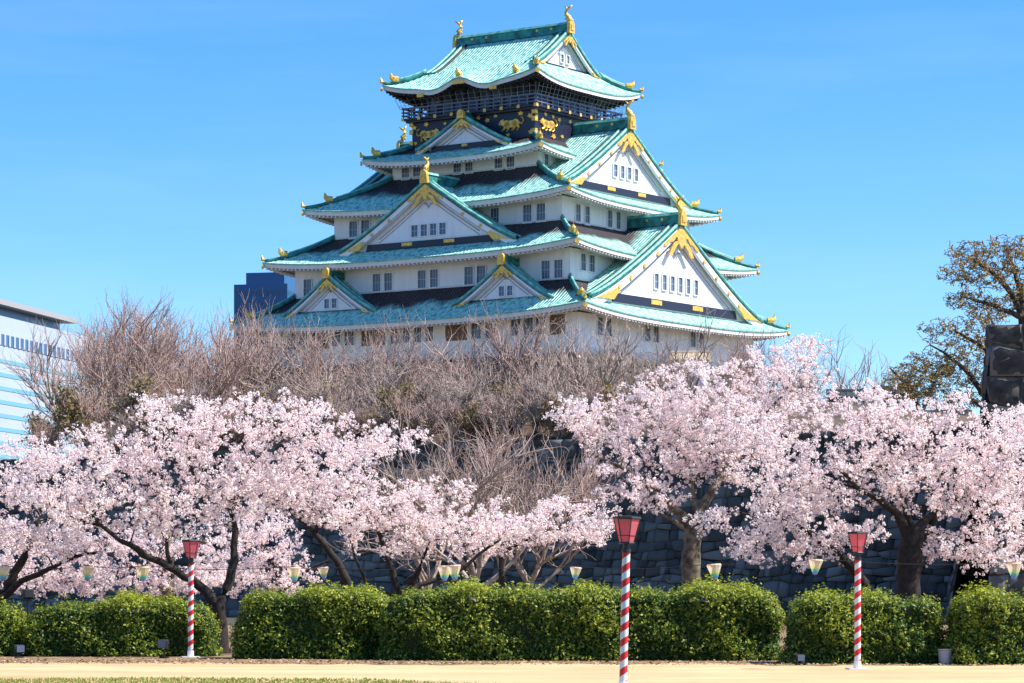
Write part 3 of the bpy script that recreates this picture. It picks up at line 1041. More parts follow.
# balcony
mb = MB()
mb.box((0, 0, DECK + .10), (9.8, 9.25, .12), 0, 0)
mb.box((0, 0, DECK - .16), (9.5, 8.95, .13), 0, 0)
bal = cb(mb, 'balcony', M['black'])
for side, half, oo in (('front', 9.7, 9.15), ('right', 9.15, 9.7), ('left', 9.15, 9.7), ('back', 9.7, 9.15)):
    fr = frame(side)
    mb = MB()
    for z, r in ((DECK + 1.40, .10), (DECK + .95, .06), (DECK + .55, .06)):
        mb.prism([(-half - .25, z - r), (half + .25, z - r), (half + .25, z + r), (-half - .25, z + r)], fr, oo - .08 - r * .1, oo + .08 + r * .1)
    for t in np.linspace(-half, half, 17):
        mb.prism([(t - .08, DECK + .2), (t + .08, DECK + .2), (t + .08, DECK + 1.5), (t - .08, DECK + 1.5)], fr, oo - .06, oo + .06)
    cb(mb, 'railing', M['rail'], bal)
    if side in ('front', 'right'):
        rn = random.Random(3)
        for t in np.linspace(-half, half, 9):
            fm = MB()
            a = .22
            fm.prism([(t - a, DECK - .08), (t + a, DECK - .08), (t + a * .8, DECK + .3), (t - a * .8, DECK + .3)], fr, oo + .12, oo + .2)
            cb(fm, 'gold_fitting', M['gold'], bal)
    # safety net cords from eave to rail
    nm = MB()
    for t in np.linspace(-half - .2, half + .2, 24):
        nm.tube([fr(t, oo + .3, DECK + 1.3), fr(t * 1.04, oo + .9, EV[4][2] - .5)], .022, 3)
    for z in (DECK + 1.7, DECK + 2.3):
        nm.tube([fr(-half - .2, oo + .5, z), fr(half + .2, oo + .5, z)], .02, 3)
    cb(nm, 'safety_net', M['net'], bal)


def tiger(mb, fr, t, z, o, s=1.0, flip=1):
    """gilt relief of a crouching tiger: body, raised head, four bent legs, curling tail"""
    E = lambda a, b, r: [(t + flip * s * (a + r[0] * math.cos(q * math.pi / 7)), z + s * (b + r[1] * math.sin(q * math.pi / 7))) for q in range(14)]
    for a, b, r in ((0, .1, (1.05, .42)), (-.62, .16, (.55, .48)), (.72, .12, (.50, .46)), (1.28, .34, (.36, .34)), (1.58, .24, (.2, .17))):
        mb.prism(E(a, b, r)[::flip], fr, o, o + .16 + .02 * (a > 1))
    tb = lambda pts, rr: mb.tube([fr(t + flip * s * a, o + .09, z + s * b) for a, b in pts], [r * s for r in rr], 6)
    tb(((.85, -.1), (1.05, -.45), (1.35, -.58)), (.22, .15, .11))
    tb(((.55, -.1), (.45, -.5), (.65, -.68)), (.22, .15, .11))
    tb(((-.55, -.1), (-.35, -.48), (-.1, -.62)), (.24, .16, .11))
    tb(((-.85, -.05), (-1.05, -.42), (-.8, -.64)), (.24, .16, .11))
    tb(((-1.1, .2), (-1.5, .05), (-1.75, .35), (-1.6, .75), (-1.3, .85)), (.12, .10, .09, .08, .06))
    mb.prism([(t + flip * s * 1.12, z + s * .6), (t + flip * s * 1.2, z + s * .8), (t + flip * s * 1.3, z + s * .62)][::flip], fr, o, o + .14)


for side, t, fl_, o, z in (('front', -6.5, 1, 8.36, 56.0), ('front', 5.7, -1, 8.36, 56.15), ('right', -5.6, -1, 8.96, 56.15), ('right', 5.6, 1, 8.96, 56.15)):
    mb = MB()
    tiger(mb, frame(side), t, z, o + .002, 1.0, fl_)
    cb(mb, 'tiger_relief', M['gold'], up_wall)
rn = random.Random(9)
for side, spots, o in (('front', [(-8.6, 57.1), (-8.4, 55.2), (-4.0, 57.2), (-2.4, 57.0), (2.2, 57.0), (3.4, 57.4), (8.4, 57.0), (8.5, 55.1), (5.2, 55.0), (-6.8, 57.35), (7.0, 57.4), (0.9, 57.45)], 8.36),
                       ('right', [(-8.0, 57.0), (-8.0, 55.0), (-3.3, 57.1), (-2.7, 55.2), (-6.2, 57.4), (-4.6, 57.3), (-4.5, 55.0), (-1, 57.2)], 8.96)):
    fr = frame(side)
    for t, z in spots:
        mb = MB()
        k = 5
        r0 = rn.uniform(.26, .46)
        ph = rn.uniform(0, 6)
        mb.prism([(t + r0 * (1 if q % 2 else .55) * math.cos(ph + q * math.pi / k) * 1.15, z + r0 * (1 if q % 2 else .55) * math.sin(ph + q * math.pi / k) * .85) for q in range(2 * k)], fr, o, o + .1)
        cb(mb, 'gold_plaque', M['gold'], up_wall)
# gilt corner fittings
for sx in (-1, 1):
    for z in (55.2, 56.6, 57.5):
        mb = MB()
        mb.box((sx * 8.96, -8.36, z), (.26, .26, .26))
        cb(mb, 'gold_corner', M['gold'], up_wall)

# ---- stone base
rng = np.random.default_rng(8)
VQ = ([], [], [])
bxh, byh = 22.9, 19.9
for p0, p1, nr_ in (((-bxh, -byh), (bxh, -byh), (0, -1)), ((bxh, -byh), (bxh, byh), (1, 0)), ((-bxh, byh), (-bxh, -byh), (-1, 0))):
    stone_face(rng, p0, p1, nr_, 9.3 - ZC, 27.9 - ZC, 5.5, 1.5, 1.0, depth=.12, VQ=VQ)
sb = stone_object('stone_base', VQ, [M['stone_dark'], M['joint']])
sb.parent = castle
g = MB()
g.box((0, 0, 18.6), (bxh - .3, byh - .3, 9.2))
cb(g, 'base_core', M['joint'], sb)


# ================================================================== PEOPLE on the balcony
def person(loc, rz, shirt, trousers, hair, label, arm='rail'):
    root = empty('person', loc, label, 'person', 'visitors on the top balcony', rz)
    mb = MB()

    def loft(rings, mi):
        n = 10
        V = []
        for (x, y, z, rx, ry) in rings:
            V += [(x + rx * math.cos(2 * math.pi * k / n), y + ry * math.sin(2 * math.pi * k / n), z) for k in range(n)]
        mb.add(V, [(i * n + k, i * n + (k + 1) % n, (i + 1) * n + (k + 1) % n, (i + 1) * n + k) for i in range(len(rings) - 1) for k in range(n)] +
               [tuple(range(n))[::-1], tuple((len(rings) - 1) * n + k for k in range(n))], mi)
    for s in (-1, 1):
        loft([(s * .09, -.05, 0, .05, .11), (s * .09, 0, .07, .05, .06), (s * .09, 0, .45, .06, .065), (s * .09, 0, .84, .085, .09)], 2)
    loft([(0, 0, .80, .17, .11), (0, 0, .95, .17, .12), (0, 0, 1.08, .15, .11), (0, 0, 1.28, .19, .12), (0, 0, 1.40, .20, .10), (0, 0, 1.45, .08, .07)], 1)
    loft([(0, 0, 1.42, .055, .055), (0, -.01, 1.50, .055, .055), (0, -.02, 1.53, .07, .085), (0, -.02, 1.60, .08, .10), (0, -.02, 1.68, .078, .095), (0, -.01, 1.74, .04, .05)], 0)
    mb.add([(-.012, -.115, 1.60), (.012, -.115, 1.60), (0, -.14, 1.585), (0, -.115, 1.625)], [(0, 1, 2), (0, 2, 3), (1, 3, 2)], 0)
    for s in (-1, 1):
        if arm == 'rail':
            mb.tube([(s * .19, 0, 1.38), (s * .25, -.04, 1.14), (s * .20, -.27, 1.12)], [.055, .045, .035], 7, 1)
            mb.tube([(s * .20, -.27, 1.12), (s * .19, -.38, 1.12)], [.035, .025], 6, 0)
        else:
            mb.tube([(s * .19, 0, 1.38), (s * .24, .0, 1.10), (s * .23, -.08, .86)], [.055, .045, .035], 7, 1)
            mb.tube([(s * .23, -.08, .86), (s * .23, -.1, .77)], [.035, .025], 6, 0)
    mb.build('body', [mat('skin', (.55, .34, .25), .6), mat('shirt', shirt, .8), mat('trousers', trousers, .8)], root, True)
    hm = MB()
    n = 10
    V = []
    rings = [(.01, 1.52, .075, .07), (.015, 1.60, .088, .09), (.01, 1.68, .09, .105), (0, 1.745, .06, .07), (0, 1.765, .02, .02)]
    for (y, z, rx, ry) in rings:
        V += [(rx * math.cos(2 * math.pi * k / n), y + .02 + ry * math.sin(2 * math.pi * k / n), z) for k in range(n)]
    hm.add(V, [(i * n + k, i * n + (k + 1) % n, (i + 1) * n + (k + 1) % n, (i + 1) * n + k) for i in range(len(rings) - 1) for k in range(n)])
    hm.build('hair', mat('hair', hair, .6), root, True)
    return root


def castle_pt(x, y, z):
    c, s = math.cos(-TH0), math.sin(-TH0)
    return (CX + x * c - y * s, CD + x * s + y * c, z)


BLK = (.015, .012, .012)
for (x, y, rz, sh_, tr, lb, am) in (
        (-8.6, -8.5, -TH0, (.55, .03, .04), (.03, .03, .06), 'visitor in a red jacket standing at the left end of the top balcony', 'rail'),
        (-7.4, -8.55, -TH0, (.02, .02, .03), (.05, .05, .07), 'visitor in black leaning on the rail beside the visitor in red', 'rail'),
        (-5.0, -8.5, -TH0 + .3, (.03, .10, .55), (.03, .03, .05), 'visitor in a bright blue coat on the balcony above the left gold tiger', 'rail'),
        (-1.2, -8.5, -TH0, (.30, .07, .06), (.06, .05, .05), 'visitor in a dull red top on the balcony above the small white gable', 'rail'),
        (1.0, -8.55, -TH0 - .2, (.05, .07, .16), (.03, .03, .03), 'visitor in a navy top right of the small gable peak', 'rail'),
        (3.8, -8.5, -TH0, (.45, .42, .40), (.05, .05, .08), 'visitor in a pale grey top above the right gold tiger', 'rail'),
        (6.6, -8.5, -TH0 + .2, (.03, .16, .62), (.04, .04, .05), 'visitor in a light blue jacket near the front corner of the balcony', 'rail'),
        (9.0, -5.6, -TH0 + math.pi / 2, (.60, .05, .09), (.05, .05, .06), 'visitor in a pink red top on the sunny side of the balcony', 'rail'),
        (9.0, -1.4, -TH0 + math.pi / 2, (.7, .7, .7), (.1, .1, .12), 'visitor in white halfway along the sunny side of the balcony', 'rail'),
        (9.0, 6.4, -TH0 + math.pi / 2, (.05, .05, .07), (.05, .05, .06), 'visitor in dark clothes at the far end of the sunny balcony', 'rail')):
    person(castle_pt(x, y, DECK + .22), rz, sh_, tr, BLK, lb, am)

# ================================================================== OTHER BUILDINGS
# white office block, its long face seen obliquely
ob_ = empty('office_building', (-152.0, 890.0, 0), 'white office block with cyan window bands behind the leafless trees at the left edge', 'building', rz=-math.atan2(.2, .98))
top = HC + (HOR - 337) * 950 / F
mb = MB()
mb.box((-20, 0, top / 2), (20, 65, top / 2))
wl = mb.build('wall', M['office'], ob_)
fh = 4.15
for k in range(1, 20):
    z = top - 9.5 - k * fh
    if z < 8: break
    mb = MB()
    mb.box((.0, 0, z), (.12, 64.0, .62))
    mb.build('window_band', M['office_glass'], ob_)
mb = MB()
mb.box((.0, 0, top - 7.2), (.15, 62, 1.7))
for y in np.arange(-60, 61, 4):
    mb.box((.2, y, top - 7.2), (.12, .7, 1.69), 0, 1)
mb.build('window_band', [M['office_dark'], M['office']], ob_)
mb = MB()
mb.box((-22, -19, top + 1.5), (20, 60, 1.5), 0, 1)
mb.box((-21, -17, top + 3.8), (23, 63, .8), 0, 0)
mb.build('roof', [M['grey_roof'], M['office_dark']], ob_)
# navy tower
tb_ = empty('office_tower', ((266 - 512) * 1100 / F, 1110, 0), 'dark blue stepped office tower rising behind the left end of the castle', 'building', rz=R(-12))
th = HC + (HOR - 284) * 1100 / F
mb = MB()
mb.box((0, 0, th / 2), (10.6, 10, th / 2))
mb.build('wall', M['tower'], tb_)
mb = MB()
mb.box((1.2, 0, th + 2.3), (7.6, 8, 2.3))
mb.build('penthouse', M['tower'], tb_)
for k in range(5):
    z = th - 3.4 - 4.2 * k
    for c_, h_ in [((-8.8 + 2.2 * q, -10.0, z), (.62, .12, .95)) for q in range(9)] + [((10.6, -8.4 + 2.4 * q, z), (.12, .62, .95)) for q in range(8)]:
        mb = MB()
        mb.box(c_, h_)
        mb.build('window', M['tower_glass'], tb_)
# low tan wall with a tiled coping and a little gatehouse right of the castle
def gate(name, px, py, d, w, dpt, hwall, label, wallm, roofm='tile'):
    x, y, z = at(px, py, d)
    e = empty(name, (x, y, TH - .3), label, 'building', rz=R(-8))
    hz = z - TH + .3
    m = MB()
    m.box((0, 0, hz / 2), (w / 2, dpt / 2, hz / 2))
    m.build('wall', wallm, e)
    m = MB()
    ov = .5
    pr_ = [(-dpt / 2 - ov, hz - .1), (-dpt / 2 - ov, hz + .12), (-.25, hz + dpt * .36), (.25, hz + dpt * .36), (dpt / 2 + ov, hz + .12), (dpt / 2 + ov, hz - .1)]
    m.prism(pr_, lambda a, dd, b: (dd, a, b), -w / 2 - ov, w / 2 + ov)
    m.tube([(-w / 2 - ov - .1, 0, hz + dpt * .38), (w / 2 + ov + .1, 0, hz + dpt * .38)], .22, 8)
    for k in range(int(w / .45)):
        q = -w / 2 + k * .45
        m.tube([(q, -dpt / 2 - ov, hz + .14), (q, -.2, hz + dpt * .36)], .08, 5)
    m.build('roof', M[roofm], e)
    return e


gate('turret', 893, 397, 215, 1.8, 1.6, 3, 'small turret with a dark tiled roof right of the castle among bare trees', M['tan'])
gate('gatehouse', 846, 400, 205, 1.6, 1.5, 3, 'little dark roofed gatehouse half hidden by blossom right of the castle', M['tan'])
gate('storehouse', 690, 362, 290, 3.0, 2.4, 3, 'white plaster storehouse below the right end of the castle wall', M['plaster'], 'tan')
x, y, z = at(915, 408, 190)
mb = MB()
mb.box((x, y + 3, (TH + z) / 2 - .2), (4.2, .5, (z - TH) / 2 + .2), R(-12))
e = mb.build('earth_wall', M['tan'])
tag(e, 'sunlit tan earth wall between the blossom and the dark bare trees', 'wall')


# ================================================================== TREES
def curve(p, q, n, rng, wob=0.08, sag=0.0):
    p, q = np.asarray(p, float), np.asarray(q, float)
    d = np.linalg.norm(q - p)
    t = np.linspace(0, 1, n)[:, None]
    P = p + (q - p) * t
    b = rng.normal(0, wob * d, 3)
    P += np.sin(np.pi * t) * b
    P[:, 2] += sag * d * np.sin(np.pi * t[:, 0])
    P[1:-1] += rng.normal(0, .02 * d, (n - 2, 3))
    return P


def bare_tree_meshes(seed, h, spread, twig_m, bark_m, rt=0.22, dens=1.0, droop=0.0, trunk_frac=0.25, leaf=None, updir=0.6, rtw=.014, jit=.10):
    """leafless tree: trunk, limbs, branches and fine twigs; returns (trunk mesh, crown mesh, leaf mesh or None)"""
    rng = np.random.default_rng(seed)
    tr, tw = Tubes(), Tubes()
    tips = []

    def grow(p, d, L, r, lev):
        nseg = 6 if lev < 2 else (5 if lev < 3 else 4)
        pts = [p]
        dd = d.copy()
        for k in range(nseg):
            dd = dd + rng.normal(0, jit * (1 + .25 * lev), 3) + np.array([0, 0, (.16 * updir if lev else .05) - droop * .1 * lev])
            dd /= np.linalg.norm(dd)
            pts.append(pts[-1] + dd * L / nseg)
        pts = np.array(pts)
        rad = r * np.linspace(1, .45 if lev else .62, nseg + 1)
        (tr if lev < 3 else tw).add(pts, rad, 7 if lev == 0 else (5 if lev < 2 else (4 if lev == 2 else 3)))
        if lev >= 4:
            tips.append(pts[-1]); tips.append(pts[len(pts) // 2])
            return
        nch = [(6, 8), (6, 7), (5, 7), (4, 5)][lev]
        n = int(round(rng.integers(nch[0], nch[1] + 1) * (dens if lev > 1 else 1)))
        for k in range(n):
            f = rng.uniform(.55 if lev == 0 else .25, 1.0)
            if k == 0: f = 1.0
            i = min(int(f * nseg), nseg - 1)
            q = pts[i] + (pts[i + 1] - pts[i]) * (f * nseg - i)
            ax = rng.normal(size=3)
            ax -= dd * ax.dot(dd)
            ax /= np.linalg.norm(ax)
            ang = rng.uniform(.30, .85) if lev else rng.uniform(.3, .85) * spread
            nd = dd * math.cos(ang) + ax * math.sin(ang)
            if lev == 0:
                az = 2 * math.pi * (k + rng.uniform(-.3, .3)) / n
                el = rng.uniform(.45, 1.25)
                nd = np.array([math.cos(az) * math.cos(el) * spread, math.sin(az) * math.cos(el) * spread, math.sin(el)])
            nd[2] += .25 * updir
            nd /= np.linalg.norm(nd)
            Lc = [h * .46, h * .27, h * .17, h * .105][lev] * rng.uniform(.7, 1.15)
            rc = max(rtw, [rt * .55, rt * .27, .04, rtw][lev] * rng.uniform(.8, 1.1))
            grow(q, nd, Lc, rc, lev + 1)
    grow(np.zeros(3), np.array([rng.normal(0, .06), rng.normal(0, .06), 1.0]), h * trunk_frac, rt, 0)
    lm = None
    if leaf:
        C = np.array(tips)
        C = C[rng.random(len(C)) < leaf[1]]
        C = np.repeat(C, leaf[2], axis=0) + rng.normal(0, .14, (len(C) * leaf[2], 3))
        # buds in clumps, some limbs barer than others
        k = np.sin(C[:, 0] * .9 + seed) + np.sin(C[:, 1] * 1.1) + np.sin(C[:, 2] * 1.3 + 1) + rng.normal(0, .5, len(C))
        C = C[k > leaf[3]]
        V, Q = quads(rng, C, rng.uniform(.7, 1.3, len(C)) * leaf[4], up=.4)
        lm = np_mesh('foliage', V, Q, leaf[0], tint=rng.random(len(Q)))
    hgt = float(np.percentile(np.array(tips)[:, 2], 99.5))
    return tr.mesh('trunk', bark_m), tw.mesh('crown', twig_m), lm, hgt


def plant(name, meshes, loc, rz, s, label, cat, group):
    e = empty(name, loc, label, cat, group, rz)
    e.scale = (s, s, s)
    for nm, m in zip(('trunk', 'crown', 'foliage'), meshes):
        if m:
            link(bpy.data.objects.new(nm, m), e)
    return e


BT = [bare_tree_meshes(31, 11, 1.0, M['twig'], M['pale_bark'], .20, 1.0),
      bare_tree_meshes(32, 11, 1.1, M['twig'], M['pale_bark'], .22, 1.0),
      bare_tree_meshes(33, 10, 1.15, M['twig_grey'], M['pale_bark'], .24, .85, updir=.3),
      bare_tree_meshes(34, 10, 1.0, M['twig_grey'], M['pale_bark'], .22, .85, leaf=(M['ochre'], .12, 3, .9, .16))]
SHR = [bare_tree_meshes(41, 4.0, 1.5, M['twig'], M['twig_grey'], .10, 1.2, trunk_frac=.12, leaf=(M['olive'], .45, 3, .1, .15)),
       bare_tree_meshes(42, 4.2, 1.5, M['twig_grey'], M['twig_dark'], .10, 1.25, trunk_frac=.12)]
GB = 'leafless trees on the terrace below the castle'
# (px, distance, height scale, mesh, turn, label)
for px, py_top, d, vi, rz, lb in (
        (84, 312, 215, 0, .3, 'leafless reddish tree in front of the white office block'),
        (126, 298, 225, 1, 1.9, 'tall leafless reddish tree just right of the white office block'),
        (172, 297, 222, 0, 3.1, 'tall leafless reddish tree left of the navy office tower'),
        (222, 294, 232, 1, 4.4, 'leafless tree reaching up before the navy office tower'),
        (198, 302, 240, 0, 2.7, 'leafless reddish tree between two others just left of the navy office tower'),
        (148, 312, 236, 1, 0.2, 'leafless tree standing behind and between the two tallest reddish trees'),
        (275, 308, 235, 2, .8, 'leafless tree in front of the left end of the castle wall'),
        (330, 318, 210, 0, 2.2, 'leafless tree below the left small gable of the castle'),
        (372, 324, 190, 2, 3.6, 'pale limbed leafless tree left of the middle of the castle base'),
        (428, 316, 245, 1, 1.2, 'leafless tree before the middle windows of the lowest castle wall'),
        (468, 342, 178, 2, 5.0, 'pale limbed leafless tree above the gap between the two blossom masses'),
        (515, 308, 240, 0, 4.0, 'leafless tree before the right small gable of the castle'),
        (560, 316, 225, 3, .4, 'leafless tree with a few orange leaves below the castle front corner'),
        (612, 308, 235, 3, 2.6, 'leafless tree with orange leaves right of the castle front corner'),
        (662, 308, 230, 2, 3.3, 'leafless tree before the big sunny gable of the castle'),
        (715, 332, 240, 0, 5.5, 'leafless tree left of the castle right end'),
        (796, 326, 245, 1, .9, 'thin leafless tree at the right end of the castle roof'),
        (848, 338, 250, 2, 2.0, 'bluish leafless tree standing alone right of the castle'),
        (540, 400, 172, 2, 1.0, 'low leafless tree on the moat wall above the blossom gap'),
        (400, 420, 176, 0, 2.4, 'low leafless tree on the moat wall left of the blossom gap')):
    hgt = HC + (HOR - py_top) * d / F - TH
    plant('bare_tree', BT[vi], ((px - 512) * d / F, d, TH - .05), rz, hgt / BT[vi][3], lb, 'tree', GB)
GS = 'brushwood along the terrace edge'
for px, d, s, vi, rz, lb in (
        (52, 185, .8, 0, 0, 'olive brown bush under the bare tree by the office block'),
        (95, 182, 1.15, 0, 1, 'olive brown bush second from the left above the blossom'),
        (150, 180, 1.2, 0, 2, 'olive brown bush between the two tall reddish trees'),
        (205, 178, 1.15, 1, 3, 'brown twiggy bush left of the castle stone base'),
        (262, 176, 1.1, 1, 4, 'brown twiggy bush below the navy tower'),
        (318, 174, 1.05, 0, 5, 'olive twiggy bush under the left small gable'),
        (372, 170, 1.0, 1, .5, 'brown twiggy bush behind the right tip of the left blossom'),
        (425, 168, .95, 0, 1.5, 'brown bush above the left end of the blossom gap'),
        (478, 166, .95, 1, 2.5, 'brown twiggy bush in the middle of the blossom gap'),
        (530, 163, .95, 1, 3.5, 'brown twiggy bush at the right of the blossom gap'),
        (585, 161, .9, 0, 4.5, 'olive bush behind the left edge of the right blossom')):
    plant('bare_bush', SHR[vi], ((px - 512) * d / F, d, TH - .05), rz, s * 4.2 / SHR[vi][3], lb, 'bush', GS)


def edge_depth(px, off):
    """distance of the terrace edge along the sight line through column px"""
    k = (px - 512) / F
    t = (150 * k - 6.6) / (ca + sa * k)
    return 150 - sa * t + off


for i, (px, where) in enumerate(((100, 'between the office block and the first tall tree'), (130, 'under the first tall reddish tree'), (160, 'left of the left blossom top'), (190, 'behind the left blossom top'), (220, 'under the navy tower'),
                                 (250, 'behind the right part of the left blossom top'), (275, 'under the left end of the castle wall'), (330, 'just above the tip of the leaning dark limb'), (360, 'behind the middle of the left blossom edge'), (388, 'left of the bare pale limb'),
                                 (412, 'over the right tip of the left blossom'), (437, 'where the left blossom ends'), (462, 'first in the gap between the blossoms'),
                                 (486, 'second in the gap between the blossoms'), (511, 'third in the gap between the blossoms'), (536, 'last in the gap between the blossoms'),
                                 (560, 'where the right blossom begins'), (590, 'behind the upper left of the right blossom'), (300, 'below the left small gable of the castle'))):
    d = edge_depth(px, 1.2 + (i % 3) * .8)
    plant('bare_bush', SHR[i % 2], ((px - 512) * d / F, d, TH - .25), i * 1.3, (2.5 + .5 * (i % 4)) / SHR[i % 2][3], 'low twiggy bush on the wall top ' + where, 'bush', GS)
GF = 'leafless trees before the moat wall'
for px, py_top, d, vi, rz, lb in ((470, 402, 118, 2, 1.1, 'leafless tree with pale crooked limbs before the moat wall in the blossom gap'),
                                  (532, 418, 128, 0, 2.7, 'leafless reddish tree before the moat wall left of the right blossom'),
                                  (418, 432, 124, 1, 4.3, 'leafless tree before the moat wall behind the right tip of the left blossom')):
    hgt = HC + (HOR - py_top) * d / F
    plant('bare_tree', BT[vi], ((px - 512) * d / F, d, -.05), rz, hgt / BT[vi][3], lb, 'tree', GF)
# ------------------------------------------------------------------ cherry trees
def cherry(name, seed, d, limbs, crown, label, bark='bark', depth=2.0, twig_density=26.0, puffs=13, hole=.0, puff=(.03, .10), petal=(.033, .062),
           q=14, z0=0.0, step=.22, rmin=.007, rgrow=.025, reach=1.3, leaf='blossom', part='crown', wob=.07, cat='cherry tree', group='cherry trees in blossom', bud=1.0):
    """limbs: [( [(px, py, depth offset)], r0, r1 )], crown: [(px, py, rx, ry[, depth offset])] ellipses; grown and measured in metres"""
    rng = np.random.default_rng(seed)
    k = d / F
    base = np.array([(limbs[0][0][0][0] - 512) * k, d, z0])

    def P(px, py, dz=0.0):
        dd = d + dz
        return np.array([(px - 512) * dd / F, dd, HC + (HOR - py) * dd / F]) - base
    T = Tubes()
    nodes, nrad = [], []
    for pts, r0, r1 in limbs:
        A = np.array([P(*q) for q in pts])
        A[0, 2] = max(A[0, 2], -.1) if A[0, 2] > .3 else -.1
        # resample smoothly
        s = np.concatenate([[0], np.cumsum(np.linalg.norm(np.diff(A, axis=0), axis=1))])
        m = max(4, int(s[-1] / step))
        u = np.linspace(0, s[-1], m)
        B = np.stack([np.interp(u, s, A[:, c]) for c in range(3)], 1)
        for _ in range(3):
            B[1:-1] = .25 * B[:-2] + .5 * B[1:-1] + .25 * B[2:]
        B[1:-1] += rng.normal(0, .018, (m - 2, 3))
        rr = np.linspace(1, 0, m) ** 1.1 * (r0 - r1) + r1
        rr *= 1 + rng.normal(0, .05, m)
        if A[0, 2] <= 0:
            rr *= 1 + .55 * np.exp(-(B[:, 2] - B[0, 2]) / .25)
        T.add(B, rr, 9)
        nodes.append(B[m // 5:]); nrad.append(rr[m // 5:])
    N, NR = np.concatenate(nodes), np.concatenate(nrad)
    # targets spread through the crown
    tg = []
    for c in crown:
        px, py, rx, ry = c[:4]
        dz = c[4] if len(c) > 4 else 0.0
        area = math.pi * rx * ry * k * k
        n = int(area * twig_density)
        u = rng.normal(size=(n, 3))
        u /= np.linalg.norm(u, axis=1)[:, None]
        u *= rng.random((n, 1)) ** .42
        dd = d + dz + u[:, 1] * depth
        x = (px + u[:, 0] * rx - 512) * dd / F
        z = HC + (HOR - (py - u[:, 2] * ry)) * dd / F
        tg.append(np.stack([x, dd, z], 1) - base)
    tg = np.concatenate(tg)
    # clearings in the crown
    ph = rng.uniform(0, 6, 9)
    dens = (np.sin(tg[:, 0] * 1.1 + ph[0]) + np.sin(tg[:, 1] * 1.5 + ph[1]) + 1.4 * np.sin(tg[:, 2] * 5.2 + tg[:, 0] * .7 + ph[2]) + np.sin(tg[:, 0] * 3.3 - tg[:, 2] * 2 + ph[3]))
    tg = tg[dens > -2.3 + hole]
    dist = np.array([np.min(np.linalg.norm(N - t, axis=1)) for t in tg])
    paths = []
    cap = len(N) + len(tg) * 12
    NN = np.empty((cap, 3)); NN[:len(N)] = N
    RR = np.empty(cap); RR[:len(N)] = NR
    cnt = len(N)
    for t in tg[np.argsort(dist)]:
        dv = NN[:cnt] - t
        dl = np.linalg.norm(dv, axis=1)
        sc = dl + .9 * np.clip(.02 - RR[:cnt], 0, 1) * 20 + .35 * np.clip(NN[:cnt, 2] - t[2], 0, 5)
        i = int(np.argmin(sc))
        L = dl[i]
        if L < step * .5:
            continue
        n = int(np.clip(L / step, 3, 10))
        A = curve(NN[i], t, n, rng, wob, .10)
        r0 = min(RR[i] * .6, rmin * 2 + rgrow * L)
        rr = np.linspace(r0, rmin, n)
        T.add(A, rr, 4 if r0 > .02 else 3)
        a = A[1:]
        NN[cnt:cnt + len(a)] = a
        RR[cnt:cnt + len(a)] = rr[1:]
        cnt += len(a)
        paths.append(A)
    # blossom puffs along the outer part of every twig
    C, tint = [], []
    for A in paths:
        s = np.linalg.norm(np.diff(A, axis=0), axis=1).sum()
        if rng.random() > bud:
            continue
        use = min(s, reach)
        n = max(3, int(puffs * (use / .8)))
        f = 1 - rng.random(n) * use / s
        idx = f * (len(A) - 1)
        i0 = np.minimum(idx.astype(int), len(A) - 2)
        p = A[i0] + (A[i0 + 1] - A[i0]) * (idx - i0)[:, None]
        C.append(p + rng.normal(0, .075, (n, 3)))
        tint.append(np.clip(rng.normal(.35, .3, n), 0, 1))
    C, tint = np.concatenate(C), np.concatenate(tint)
    rad = rng.uniform(*puff, len(C))
    CC = np.repeat(C, q, axis=0)
    off = rng.normal(size=(len(CC), 3))
    off /= np.linalg.norm(off, axis=1)[:, None]
    CC = CC + off * (np.repeat(rad, q) * rng.uniform(.5, 1.0, len(CC)))[:, None]
    V, Q = quads(rng, CC, rng.uniform(*petal, len(CC)), out=off * 1.0, up=.25)
    e = empty(name, tuple(base), label, cat, group)
    link(bpy.data.objects.new('trunk', T.mesh('trunk', M[bark])), e)
    tt = np.clip(np.repeat(tint, q) + rng.normal(0, .12, len(CC)), 0, 1)
    link(bpy.data.objects.new(part, np_mesh(part, V, Q, M[leaf], tint=tt)), e)
    return e


cherry('cherry_tree', 101, 72.5,
       [([(221, 655, 0), (221, 640, 0), (219, 618, 0), (217, 603, 0)], .20, .17),
        ([(217, 606, 0), (205, 588, 0), (188, 577, -.2), (165, 566, -.4), (140, 552, -.6), (112, 535, -.8), (95, 520, -1), (80, 503, -1.2)], .14, .035),
        ([(217, 606, 0), (228, 588, 0), (234, 562, .1), (235, 532, .2), (232, 507, .3), (222, 491, .3), (198, 484, .4)], .14, .04),
        ([(172, 570, -.3), (168, 552, -.1), (163, 530, .2), (160, 505, .4), (148, 478, .6)], .06, .03),
        ([(232, 510, .3), (240, 480, .6), (262, 450, .9), (290, 425, 1.1)], .06, .025),
        ([(198, 484, .4), (185, 455, .6), (190, 425, .9)], .045, .02),
        ([(100, 525, -.9), (75, 520, -1.2), (50, 505, -1.4)], .04, .02)],
       [(245, 418, 105, 32, .8), (150, 440, 80, 34, .4), (330, 440, 85, 34, 1.2), (90, 468, 70, 30, -.6), (205, 472, 115, 42, .2), (282, 480, 70, 34, 1.0), (65, 505, 55, 28, -1), (125, 498, 60, 34, -.6),
        (392, 440, 42, 17, 1.4), (330, 505, 55, 22, 1.2), (150, 405, 30, 14, .8), (170, 520, 70, 22, .4)],
       'wide cherry tree in blossom with a forked dark trunk behind the red lantern at left', hole=-.2)
